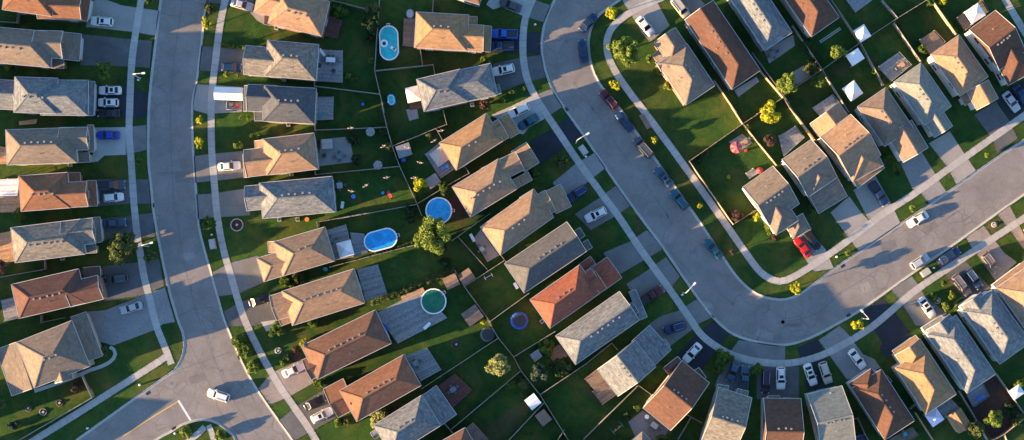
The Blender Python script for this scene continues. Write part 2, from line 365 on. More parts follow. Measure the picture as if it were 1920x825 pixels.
for rd, mat, z, t, xy in ((road_west,'asphalt_patch',.002,'b',(1290,470,1400,480,1395,560,1285,550)), (road_west,'asphalt_pale',.0025,'c',(1330,300,1430,280,1440,330,1345,350)), (road_east,'asphalt_patch',.002,'s',(740,215,860,190,875,250,770,290)), (road_east,'asphalt_pale',.0025,'o',(920,650,1000,655,1010,700,950,705)),
        (road_east,'asphalt_patch',.002,'m',(20,440,110,430,120,480,30,495)), (road_east,'asphalt_pale',.003,'p',(1250,60,1360,90,1350,140,1240,110)), (road_west,'asphalt_patch',.003,'d',(1290,395,1400,360,1420,410,1310,445)), (road_east,'asphalt_pale',.0035,'s',(600,530,660,500,680,560,620,590)), (road_east,'asphalt_patch',.003,'s',(1050,120,1150,55,1175,90,1080,155))):
    b = MB(); b.poly([(*at(t, xy[i], xy[i + 1])[:2], ROAD_Z + z) for i in range(0, 8, 2)][::-1]); b.build('asphalt_repair', mat, rd)
ribbon(T('d',850,797,1040,672,1225,560), .16, ROAD_Z + .008, 'centre_line', 'paint_yellow', road_west)
ribbon(T('d',1225,553,1270,625,1317,702), .42, ROAD_Z + .008, 'stop_line', 'paint_white', road_west)
WALKS = []
# pavements, slab by slab
def sidewalk(pts, wd=1.5, name='sidewalk'):
    ln = smooth_line([W(p) for p in pts], 1.55); root = structure(thing(name, (0, 0, 0)))
    a = offset_line(ln, wd / 2); c = offset_line(ln, -wd / 2); WALKS.append((a, c))
    for i in range(len(ln) - 1):
        q = [a[i], c[i], c[i + 1], a[i + 1]]; m = (q[0] + q[1] + q[2] + q[3]) / 4
        q = [m + (v - m) * .975 for v in q]; b = MB(); dz = random.uniform(-.006, .006)
        b.prism([v - m for v in q], -.03, .045 + dz); b.build('slab', random.choice(['concrete_walk', 'concrete_walk', 'walk_b', 'walk_c']), root, loc=(m.x, m.y, 0))
    return root
paving('walk_b', (.345, .33, .31), .07, .15); paving('walk_c', (.395, .37, .345), .06, .15)
sidewalk([(272,-30),(265,0),(251,84),(246,135),(243,210),(242,251),(246,302),(251,378),(257,438),(263,475),(270,518),(279,553),(293,610),(308,648),(323,687)])
sidewalk([(312,668),(290,683),(163.6,763.6),(54,832),(5,866)])
sidewalk([(428,-30),(422,0),(412,51),(404,114.6),(397,178),(396,240),(397.5,290),(401.6,340),(407,400),(418,463.7),(436,527),(457,595),(489,662.7),(527,728),(571,791),(592,825),(608,855)])
sidewalk([(1012,-30),(998,0),(986,30.5),(981,63.7),(981,107),(987.7,145),(1000.5,175.7),(1018,205),(1044,243),(1085,304),(1131,367),(1160,406),(1202,468.7),(1255.7,542.6),(1294,598),(1314.5,627),(1342,649),(1374.5,666),(1415,677),(1460,681.5),(1501,677.7),(1542,665.5),(1583,645),(1623.6,620.5),(1651,600),(1714.6,546),(1791,494),(1829,468.7),(1920,409),(1960,382)])
sidewalk([(1275,-18),(1230,0),(1182,23),(1150,49),(1138,76),(1141,107),(1159,142.6),(1187,182),(1205,205),(1243,256),(1291,322),(1348,402),(1385.5,456),(1418.6,502),(1436.5,518.4),(1457,527),(1480,523),(1524,497),(1587,453.5),(1650,405),(1714.6,363),(1778,317),(1854.6,263),(1920,217),(1960,189)])
sidewalk([(1868,-30),(1885,0),(1903,30),(1920,58),(1945,98)])
sidewalk([(384,800),(368,816),(330,845)], 1.3); sidewalk([(391,797),(397,812),(406,845)], 1.2)
# driveways: outline, surface
PAVED = [roadA, roadB]; EDGES = []
def slab_poly(name, t, xy, mat, z=.02, parent=None):
    pts = [at(t, xy[i], xy[i + 1]) for i in range(0, len(xy), 2)]; b = MB(); b.prism([(p.x, p.y) for p in pts], -.05, z)
    if name in ('driveway', 'patio'): PAVED.append([Vector((p.x, p.y)) for p in pts]); EDGES.append(PAVED[-1] + [PAVED[-1][0]])
    return b.build(name, mat, parent)
for t, mat, *xy in (
 ('a','concrete',640,20,750,-15,900,40,1180,80,1140,262,980,235,660,200,635,205), ('a','asphalt',590,250,980,290,1122,300,1102,500,940,490,590,480),
 ('a','asphalt_new',690,630,940,630,985,640,1085,690,1078,870,930,870,670,870), ('b','concrete_light',690,155,925,150,925,355,770,360,720,405,660,410,690,330),
 ('b','asphalt_grey',925,150,1078,135,1080,318,925,355), ('b','asphalt',715,530,940,535,1092,535,1108,715,960,715,720,735),
 ('c','asphalt',735,40,960,20,1122,-5,1142,175,1020,180,860,170,745,210), ('c','asphalt',760,390,1010,360,1172,335,1207,535,1060,600,770,650),
 ('c','paver_grey',640,725,770,715,1065,600,1215,545,1290,800,1200,815,1135,860,835,973,739,946,690,830),
 ('e','asphalt',180,-30,375,-30,375,100,330,70,150,30,20,20,30,-30), ('e','asphalt',-10,335,80,345,130,350,320,365,300,545,110,525,55,525,-30,520),
 ('e','concrete',-60,620,45,625,290,640,290,825,90,835,40,840,-72,810), ('f','asphalt_grey',-65,365,40,350,300,325,312,520,100,545,-58,560),
 ('f','asphalt_grey',-50,645,65,640,330,600,350,800,110,815,-38,830), ('g','asphalt_grey',68,435,200,365,410,310,455,505,270,590,118,612),
 ('g','asphalt',158,720,280,650,510,600,570,790,340,835,190,830), ('h','paver_pink',385,470,440,400,490,355,690,265,765,430,600,525,462,582),
 ('h','asphalt',522,690,640,595,830,480,930,665,755,760,632,830),
 ('i','concrete_light',830,35,885,70,940,50,1110,120,1160,-10,870,-30), ('i','asphalt_grey',1160,-10,1110,120,1258,165,1310,40),
 ('i','asphalt_new',860,215,1085,235,1232,240,1232,400,1080,390,855,385), ('i','asphalt',880,470,1080,425,1238,405,1268,570,1110,610,920,685),
 ('j','concrete_light',870,60,980,10,1160,-75,1260,90,1150,150,1105,205,1050,190), ('j','asphalt_grey',1160,-75,1312,-132,1395,0,1260,90),
 ('j','asphalt_new',1150,250,1310,170,1438,72,1542,215,1400,300,1225,435), ('j','paver_grey',1320,560,1490,420,1630,340,1712,450,1571,560,1440,715),
 ('n','asphalt_grey',-10,790,175,670,292,582,398,730,320,790,110,910,40,840), ('o','asphalt_grey',200,290,400,205,522,122,642,262,500,345,320,450),
 ('o','asphalt_grey',370,520,540,410,662,322,765,465,700,545,470,690,420,600),
 ('0','asphalt_grey',1218,607,1240,592,1271,583,1306,561,1334,596,1312,606,1298,618,1258,648,1222,625),
 ('p','asphalt_new',690,240,830,95,942,5,1052,97,970,210,850,360,740,280), ('p','asphalt_grey',950,460,1030,260,1120,137,1438,182,1440,315,1210,320,1120,510,1030,490),
 ('p','asphalt',1242,545,1242,318,1535,318,1535,545), ('t','asphalt_new',195,490,180,330,150,270,130,190,265,128,300,210,330,270,385,450),
 ('t','paver_grey',470,410,355,250,275,138,420,40,480,100,515,150,580,235,660,270,700,330,640,350),
 ('t','asphalt_new',750,275,695,200,715,155,650,65,578,-55,715,-155,800,-45,915,100,780,250), ('s','asphalt_grey',825,562,980,462,1040,545,1070,600,1240,740,1110,835,1010,825,890,640),
 ('s','asphalt',1155,350,1310,240,1340,300,1385,360,1570,560,1370,640,1240,470,1200,405), ('s','paver_pink',1380,175,1510,90,1560,160,1600,210,1660,290,1755,360,1600,500,1460,300,1420,250),
 ('s','paver_pink',1610,5,1700,-60,1760,60,1807,160,1900,250,1800,260,1710,130,1670,80),
 ('s','concrete',110,200,210,100,345,265,405,405,262,432,215,365), ('r','concrete',380,780,520,660,600,770,690,870,752,962,592,1065,530,985),
 ('r','concrete',550,615,710,505,830,715,897,860,750,962,640,790), ('r','paver_grey',895,410,1045,320,1150,490,1190,560,1237,630,1110,712,1050,640,985,605),
 ('r','concrete',1105,270,1260,180,1370,350,1452,470,1310,572,1240,440), ('r','asphalt',1440,60,1600,-40,1690,90,1760,232,1608,345,1590,270,1545,200),
 ('q','asphalt_new',1400,570,1580,470,1640,540,1574,690,1500,710), ('m','concrete',350,-40,345,10,385,75,420,130,490,250,545,310,690,190,600,20,615,-50),
 ('m','asphalt_grey',690,-20,880,-40,950,30,800,130,770,110)):
    structure(slab_poly('driveway', t, xy, mat))
# garden beds, bare ground and dry patches
for i, (t, mat, *xy) in enumerate((('t','mulch',1245,520,1490,370,1680,640,1550,780,1470,825,1340,650), ('l','meadow',730,780,900,640,1040,560,1060,640,990,760,830,830),
 ('h','mulch',560,290,650,200,690,250,600,300), ('j','mulch',560,690,640,620,730,820,600,850,560,780), ('q','meadow',420,420,520,340,590,380,480,460), ('p','meadow',60,430,150,340,280,520,190,600,80,520),
 ('k','meadow',560,0,690,0,740,40,620,140), ('q','meadow',660,345,690,320,720,350,690,385), ('s','meadow',1530,70,1640,30,1640,100,1570,140),
 ('o','meadow',420,30,480,60,500,120,440,150))):
    structure(slab_poly('garden_bed', t, xy, mat, .012 + .0005 * i))
# ------------------------------------------------------------------ houses
def unit_window(wd, ht):
    f = MB(); t = .07
    for a, b in (((-wd / 2, -.04, -ht / 2), (wd / 2, .05, -ht / 2 + t)), ((-wd / 2, -.04, ht / 2 - t), (wd / 2, .05, ht / 2)), ((-wd / 2, -.04, -ht / 2 + t), (-wd / 2 + t, .05, ht / 2 - t)),
                 ((wd / 2 - t, -.04, -ht / 2 + t), (wd / 2, .05, ht / 2 - t)), ((-.03, -.04, -ht / 2 + t), (.03, .04, ht / 2 - t)), ((-wd / 2 - .06, -.02, -ht / 2 - .07), (wd / 2 + .06, .14, -ht / 2 - .003))): f.box(a, b)
    g = MB(); g.box((-wd / 2 + t, -.03, -ht / 2 + t), (wd / 2 - t, .015, ht / 2 - t))
    return f.mesh('window', ['trim']), g.mesh('pane', ['glass'])
WIN = unit_window(1.5, 1.25); WINBIG = unit_window(2.5, 1.5)
gd = MB()
for k in range(4): gd.box((-2.3, -.03, k * .54), (2.3, .05, k * .54 + .52))
GARAGE = gd.mesh('garage_door', ['trim'])
dd = MB(); dd.box((-.5, -.03, 0), (.5, .05, 2.1)); DOOR = dd.mesh('door', ['brickdoor' if 'brickdoor' in MATS else 'dark'])
vv = MB(); vv.box((-.15, -.15, -.3), (.15, .15, .14)); vv.box((-.2, -.2, .14), (.2, .2, .2)); VENT = vv.mesh('roof_vent', ['vent_metal'])
pp = MB(); pp.cyl((0, 0), .06, -.3, .5, 8); PIPE = pp.mesh('vent_pipe', ['metal'])
HOUSES = []
class Vol: pass
def volume(t, r):
    ends, ax, ay, bx, by, cx, cy = r[:7]; z = r[7] if len(r) > 7 else 5.4; p = r[8] if len(r) > 8 else (32 if ends != 'l' else 16)
    v = Vol(); v.ends = ends; v.z = z; A = at(t, ax, ay, z); B = at(t, bx, by, z); C = at(t, cx, cy, z)
    v.u = (B - A).normalized(); n = Vector((-v.u.y, v.u.x, 0)); d = (C - B).dot(n)
    if d < 0: n = -n; d = -d
    v.n = n; v.L = (B - A).length; v.D = d; v.o = A; v.rise = (d / 2 if ends != 'l' else d) * math.tan(R(p)); v.tan = math.tan(R(p)); return v
def vp(v, s, t, z): return v.o + v.u * s + v.n * t + Vector((0, 0, z - v.o.z))
def inside(v, P, m=.25):
    d = P - v.o; s = d.dot(v.u); t = d.dot(v.n); return -m < s < v.L + m and -m < t < v.D + m
def house(t, roofc, wallc, phrase, roofs, vents=4, label=None):
    vols = [volume(t, r) for r in roofs]; m = vols[0]; ctr = vp(m, m.L / 2, m.D / 2, 0)
    root = thing('house', (ctr.x, ctr.y, 0)); tag(root, label or phrase, 'house', pos=to_px(vp(m, m.L / 2, m.D / 2, 5)), full=True)
    HOUSES.append((to_px(ctr), phrase)); O = Vector((ctr.x, ctr.y, 0)); wall = MB(); gut = MB(); cap = MB()
    for i, v in enumerate(vols):
        z = v.z - i * .013; L, D, h = v.L, v.D, v.rise; q = lambda s, tt, zz: vp(v, s, tt, zz) - O
        e0, e1 = q(0, 0, z), q(L, 0, z); e2, e3 = q(L, D, z), q(0, D, z); rf = MB(); left = v.u.cross(v.n).z > 0
        def face(ps): rf.poly(ps if left else ps[::-1])
        ins = .35; wl = [q(ins, ins, 0), q(L - ins, ins, 0), q(L - ins, D - ins, 0), q(ins, D - ins, 0)]
        wall.prism([(p.x, p.y) for p in wl], -.05, z - .01)
        if v.ends == 'l':
            t0, t1 = q(0, 0, z + h), q(L, 0, z + h); face([t0, t1, e2, e3]); face([e0, t0, e3]); face([e1, e2, t1]); face([e1, t1, t0, e0]); face([e0, e3, e2, e1])
            gut.bar(e2, e3, .09, .13); gut.bar(t0, e3, .07, .1); gut.bar(t1, e2, .07, .1)
        else:
            i0 = min(D / 2, L * .48) if v.ends[0] == 'h' else 0; i1 = min(D / 2, L * .48) if v.ends[1] == 'h' else 0
            r0, r1 = q(i0, D / 2, z + h), q(L - i1, D / 2, z + h)
            face([e0, e1, r1, r0]); face([e2, e3, r0, r1]); face([e0, e3, e2, e1])
            if i0: face([e3, e0, r0])
            if i1: face([e1, e2, r1])
            for k, (a, b, rr, ii) in enumerate(((e3, e0, r0, i0), (e1, e2, r1, i1))):
                if not ii:                                # gable: a wall triangle set back a little, a raking trim board
                    off = v.u * (ins if k == 0 else -ins)
                    wall.poly([a + off, b + off, rr + off + Vector((0, 0, -.05))]); face([a, b, rr])
                    gut.bar(a, rr, .08, .13); gut.bar(b, rr, .08, .13)
                else:
                    gut.bar(a, b, .09, .13); cap.bar(a + Vector((0, 0, .02)), rr + Vector((0, 0, .02)), .22, .05); cap.bar(b + Vector((0, 0, .02)), rr + Vector((0, 0, .02)), .22, .05)
            gut.bar(e0, e1, .09, .13); gut.bar(e2, e3, .09, .13); cap.bar(r0 + Vector((0, 0, .02)), r1 + Vector((0, 0, .02)), .24, .06)
        rf.build('roof', 'shingle_' + roofc, root, uv=True)
    wall.build('wall', 'wall_' + wallc, root); gut.build('gutter', 'trim', root); cap.build('ridge_cap', 'shingle_' + roofc, root, uv=True)
    # windows, garage door, front door
    far = max(range(len(vols)), key=lambda k: (vp(vols[k], vols[k].L / 2, vols[k].D / 2, 0) - ctr).length + .001 * k); gdone = False
    for i, v in enumerate(vols):
        if v.ends == 'l' and i != far: continue
        for (s0, t0, s1, t1) in ((.35, .35, v.L - .35, .35), (v.L - .35, .35, v.L - .35, v.D - .35), (v.L - .35, v.D - .35, .35, v.D - .35), (.35, v.D - .35, .35, .35)):
            P0, P1 = vp(v, s0, t0, 0), vp(v, s1, t1, 0); ln = (P1 - P0).length; mid = (P0 + P1) / 2; outw = (mid - vp(v, v.L / 2, v.D / 2, 0)).normalized()
            rz = math.atan2(outw.y, outw.x) - math.pi / 2
            if i == far and not gdone and i > 0 and ln > 4 and (mid - ctr).normalized().dot(outw) > .8 and not any(inside(k, mid + outw * .3) for k in vols if k is not v):
                link('garage_door', GARAGE, root, mid + outw * .02 - O, rz).scale.x = min(1, (ln - .6) / 4.6); gdone = True
                if v.z > 4: link('pane', WINBIG[1], link('window', WINBIG[0], root, mid + outw * .02 + Vector((0, 0, v.z - 1.35)) - O, rz))
                continue
            k = int(ln // 3.4)
            for j in range(k):
                P = P0 + (P1 - P0) * ((j + .5) / k)
                for lvl, zc in enumerate((1.5, v.z - 1.25)):
                    if (lvl == 1 and v.z < 4) or (lvl == 0 and (j + i) % 2): continue
                    Q = P + outw * .4 + Vector((0, 0, zc))
                    if any(inside(x, Q) and zc < x.z + .8 for x in vols if x is not v): continue
                    link('pane', WIN[1], link('window', WIN[0], root, P + outw * .01 + Vector((0, 0, zc)) - O, rz))
    # vents along the main ridge, a stack pipe
    sg = 1 if (hash(phrase[:3]) if False else len(phrase)) % 2 else -1
    lo, hi = (m.D / 2 if m.ends[0] == 'h' else .8), m.L - (m.D / 2 if m.ends[1] == 'h' else .8)
    if hi - lo < 1.5: lo, hi = m.L * .42, m.L * .58
    for k in range(vents):
        sp = min(1.35, (m.L - 3) / vents); s = (lo + hi) / 2 + (k - (vents - 1) / 2) * sp + random.uniform(-.15, .15); tt = m.D / 2 + sg * (.55 + .12 * (k % 2)); o = link('roof_vent', VENT, root, vp(m, s, tt, m.z + m.rise - .55 * m.tan + .04) - O, math.atan2(m.u.y, m.u.x))
    link('vent_pipe', PIPE, root, vp(m, m.L * .5, m.D * .26, m.z + m.D * .26 * m.tan) - O)
    return root
house('0','red','brick','red-roofed house in the top left corner',[('hh',4,18,98,31,108,-45),('gg',70,35,152,38,155,-8,4.7),('l',158,-8,151,38,164,40,3)])
house('a','umber','brick','grey-tan house second down the left edge',[('gh',-120,455,375,498,398,235),('gg',250,425,460,430,465,228),('l',470,240,455,440,585,445,3),('l',378,428,475,432,472,505,2.9)])
house('a','blue','greywall','blue-grey house third down the left edge',[('hh',100,828,420,838,428,575),('gh',300,848,650,850,655,590,4.9),('l',650,598,640,850,690,850,3),('gg',-60,800,110,810,112,592,3.4)])
house('b','umber','tanbrick','grey-tan house with the bright blue car',[('hh',50,430,570,412,562,152),('gg',440,322,650,318,643,150),('l',645,135,650,335,695,335,3),('l',570,338,660,333,662,408,2.9)],5)
house('b','red','brick','red-brown house beside the slatted white pergola',[('hh',155,772,520,745,510,482),('gg',360,752,650,735,640,548),('l',642,545,652,735,718,735,3),('l',515,575,512,487,590,480,2.9)])
house('c','greybrown','tanbrick','grey-brown house beside the big wispy tree',[('hh',110,365,632,300,605,40),('gg',470,250,705,222,685,32),('l',690,30,705,215,752,208,3),('l',635,230,710,225,714,290,2.9)],6)
house('c','maroon','brick','dark maroon house above the paved corner drive',[('hh',140,775,640,658,590,405),('gg',520,690,762,632,718,455),('l',625,475,618,400,735,375,3.1)],5)
house('d','umber','tanbrick','large brown corner house above the stop line',[('hh',235,470,620,318,500,0),('l',125,150,235,470,85,535,3.6),('hg',352,330,378,436,500,390,5),('l',490,-20,605,285,722,290,3.2)],3)
house('e','peach','brick','orange-roofed house topmost right of the left road',[('hh',480,172,875,268,938,10),('hg',375,90,640,150,670,-60,4.5),('l',460,108,455,182,522,190,2.9)])
house('e','greybrown','greywall','grey house with the white patio table',[('hh',455,560,835,592,865,328),('gg',300,548,520,566,535,352,4.7),('l',300,545,310,340,325,345,2.9)],3)
house('e','navy','tanbrick','navy-roofed house behind the white carport tent',[('hh',440,893,825,913,843,650),('gg',325,818,540,828,550,630,4.7),('l',332,630,325,820,300,820,2.9),('l',450,815,382,815,382,890,2.9)])
house('f','peach','tanbrick','peach-roofed house with the pale concrete patio',[('hh',470,505,853,460,825,192),('gg',325,520,560,492,535,290,4.7),('l',335,350,345,520,305,525,2.9),('l',450,300,445,245,380,255,2.9)])
house('f','grey','greywall','long grey house by the red lawn toy',[('hh',440,825,980,775,955,512),('gg',325,768,560,745,545,562,4.7)],5)
house('g','tan','tanbrick','tan house with the oval blue pool',[('hh',590,463,975,350,905,97),('hg',450,505,660,440,610,265,4.7),('l',555,285,550,205,480,228,3)],2)
house('g','peach','tanbrick','long peach house below the oval blue pool',[('hh',660,828,1195,660,1120,405),('gg',545,790,800,712,745,530,4.8),('l',650,750,560,785,580,830,2.9)],6)
house('h','brown','brick','brown house with the round green pool',[('hh',790,410,1300,160,1175,-65),('gg',748,412,930,325,860,190,4.7),('gh',690,205,830,235,850,180,5.2)],6)
house('h','red','brick','red-brown house by the black and white cars',[('hh',1060,700,1504,450,1385,235),('gh',1045,625,1215,535,1160,430,5),('gg',932,672,1070,600,970,400,3.1)],5)
house('l','grey','greywall','grey house by the dark red deck',[('hh',130,935,465,725,325,520),('l',325,525,465,725,575,652,3.4,14),('gg',10,820,120,745,90,700,4.8)],3)
house('i','orange','brick','orange house by the turquoise oval pool',[('hh',300,350,690,372,690,108),('gg',500,368,808,380,818,185,4.8),('l',818,190,808,380,862,388,3),('l',692,185,692,122,765,122,2.9)],3)
house('i','grey','greywall','grey house with the pale pink gazebo',[('hh',372,822,700,745,640,508),('gh',560,775,915,700,852,468,5.0),('l',850,640,925,620,935,690,3)],2)
house('j','orange','brick','orange house with the teal car',[('hh',610,470,960,250,838,45),('gg',800,345,1000,228,925,105,4.9),('hg',850,205,950,150,915,95,5.1),('l',920,90,1010,235,1078,185,3)],2)
house('j','tan','brick','tan house by the round blue pool',[('hh',715,815,1060,605,925,380),('gg',860,590,1112,465,1035,335,5),('gg',1112,482,1222,412,1130,258,3.1),('l',1010,550,1045,612,1170,535,2.9)],6)
house('j','tan','tanbrick','tan house by the large yellow-green tree',[('hh',935,1095,1330,813,1175,608),('gg',1170,860,1345,770,1255,620,5),('l',1265,625,1345,790,1450,715,3.1),('hg',1120,745,1210,690,1165,615,5.2),('hg',1200,800,1300,735,1265,685,5.2)],3)
house('k','char','beige','charcoal and tan house above the orange-red house',[('hg',1110,588,1571,280,1421,64),('l',1540,215,1575,275,1612,250,3),('hg',1430,250,1560,165,1520,105,5.2)],5)
house('0','fire','brick','orange-red roofed house above the blue trampoline',[('hh',1031,616,1125,550,1087,496),('gg',1085,576,1138,541,1117,508,4.9),('hg',1090,545,1122,524,1108,503,5.2),('gg',1138,541,1166,521,1139,481,3.1),('gg',1085,518,1117,494,1107,480,3.1)],3)
house('0','grey','beige','tan and blue-grey house by the maroon pickup',[('hg',1079,684,1199,600,1160,547),('l',1178,548,1200,600,1213,592,3),('hg',1160,612,1198,585,1186,566,5.1)],6)
house('p','grey','greywall','blue and cream house by the black driveway',[('gg',145,340,288,525,540,310,5),('l',380,145,530,315,660,210,3.6,14),('gh',540,265,650,180,610,130,3.4)],4)
house('p','choc','beige','chocolate and orange house near the bottom centre',[('gg',460,605,650,760,915,430),('hg',780,480,895,395,840,330,4.6),('hg',640,380,740,300,700,250,4.6)],4)
house('p','greybrown','beige','grey and tan house by the blue pickup',[('gg',855,845,1085,920,1165,520),('hg',960,540,975,440,1050,455,4.6),('hg',1085,570,1110,470,1185,500,4.6)],4)
house('0','choc','beige','brown house behind the purple van',[('gg',1430,865,1500,866,1494,747),('hg',1440,790,1440,742,1462,742,4.6)],3)
house('t','sage','beige','grey-green house by two white cars',[('gg',290,890,530,830,420,455),('hg',330,630,290,520,410,470,4.8)],6)
house('t','choc','beige','purple-brown house with the turret roof',[('hh',500,470,730,825,945,708),('hh',478,440,560,560,700,420,4.9),('l',640,480,740,380,770,430,3)],4)
house('t','orange','beige','orange house with the lavender canopy',[('hh',800,330,1010,650,1220,505),('gh',800,240,880,360,1045,240,4.9),('l',800,240,960,130,945,100,2.9)],2)
house('t','cream','white','pale blue house with the mulched yard',[('hh',1020,100,1295,505,1490,365),('gh',1010,70,1120,230,1280,110,4.9),('l',1005,85,1140,0,1115,-30,2.9)],4)
house('0','cream','white','cream-grey house at the right edge',[('hh',1803,583,1874.5,683,1935,645),('gh',1800,574,1830,618,1868,590,4.9)],3)
house('0','tan','white','tan house cut off by the right edge',[('hh',1868,540,1945,650,2010,610),('l',1870,545,1930,500,1922,488,3)],2)
house('m','umber','brick','tan corner house inside the road bend',[('hh',600,465,808,775,1025,630),('gh',575,310,690,480,835,355,4.9),('gh',630,530,770,440,715,375,5),('l',655,415,610,365,550,400,2.9)],3)
house('m','choc','greywall','long brown house beside the corner house',[('gh',800,145,1150,660,1365,525),('hg',1000,220,1075,170,1015,80,4.9)],6)
house('0','blue','greywall','blue-grey house with the beige patio',[('hh',1362,-14,1434,95,1487,63)],4)
house('q','choc','beige','brown house cut off by the top edge',[('hh',100,-95,320,218,487,105)],2)
house('0','umber','white','tan and purple house by the red car',[('gg',1392,351,1449,311,1499,382,4.7),('gh',1425,395,1455,441,1497,412,4.5),('gh',1471,418,1487,448,1520,428,3)],5)
house('0','umber','white','grey-tan house left of the navy pickup',[('gg',1466,299,1521,261,1571,331,4.9),('gh',1495,333,1518,368,1570,333,4.6),('l',1515,368,1569,335,1590,367,3)],4)
house('r','peach','white','bright peach house above the navy pickup',[('gg',305,222,530,55,755,355),('gh',430,340,545,555,760,405,4.8),('l',545,550,745,400,775,455,3),('gg',230,125,310,232,520,75,3.2)],5)
house('q','taupe','white','brown and orange house by the white gazebo',[('hh',590,630,751,866,916,746),('gg',765,795,862,958,1005,865,4.8)],3)
house('q','sage','white','sage-grey house by the grey deck',[('hh',805,483,985,740,1135,610),('gg',975,700,1045,812,1150,740,4.6)],3)
house('q','peach','white','orange house by the orange-railed deck',[('hh',1022,322,1195,570,1365,455),('gg',1235,540,1295,650,1412,560,4.6),('l',1245,545,1195,575,1225,625,2.9)],4)
house('q','choc','white','brown house in the top right corner',[('gg',1250,175,1405,60,1584,301),('gh',1360,285,1480,505,1640,395,4.8)],5)
house('0','brown','brick','brown house cut off by the bottom edge',[('hh',800,918,905,858,864,806)],2)
house('0','brown','greywall','brown house cut off at the top centre',[('hh',850,-6,899,9,925,-70)],2)
OFF = ((-165,60),(-170,150),(-160,290),(-180,470),(-190,600),(-170,700),(-160,800),(-110,900),(655,905),(740,955),(990,900),(1085,905),(1180,880),(1290,905),(1580,905),(2010,520),(2005,420))  # unseen houses, added to throw long low-sun shadows into the view
for i, (x, y) in enumerate(OFF):
    a = R((0, 5, -4, -8, -12, -14, -18, -28, -30, -30, -40, -40, -42, -50, -60, -35, -35)[i]); u = (math.cos(a), math.sin(a)); n = (-u[1], u[0])
    A = (x - 66 * u[0] - 36 * n[0], y - 66 * u[1] - 36 * n[1]); B = (x + 66 * u[0] - 36 * n[0], y + 66 * u[1] - 36 * n[1]); C = (B[0] + 72 * n[0], B[1] + 72 * n[1])
    o = house('0', ('umber', 'brown', 'grey')[i % 3], 'tanbrick', 'house', [('hh', *A, *B, *C)], 3, ('tan', 'brown', 'grey')[i % 3] + ' hip-roofed house beyond the edge of the view'); HOUSES.pop(); o['group'] = 'houses added beyond the view to cast shade'; ALL.pop()
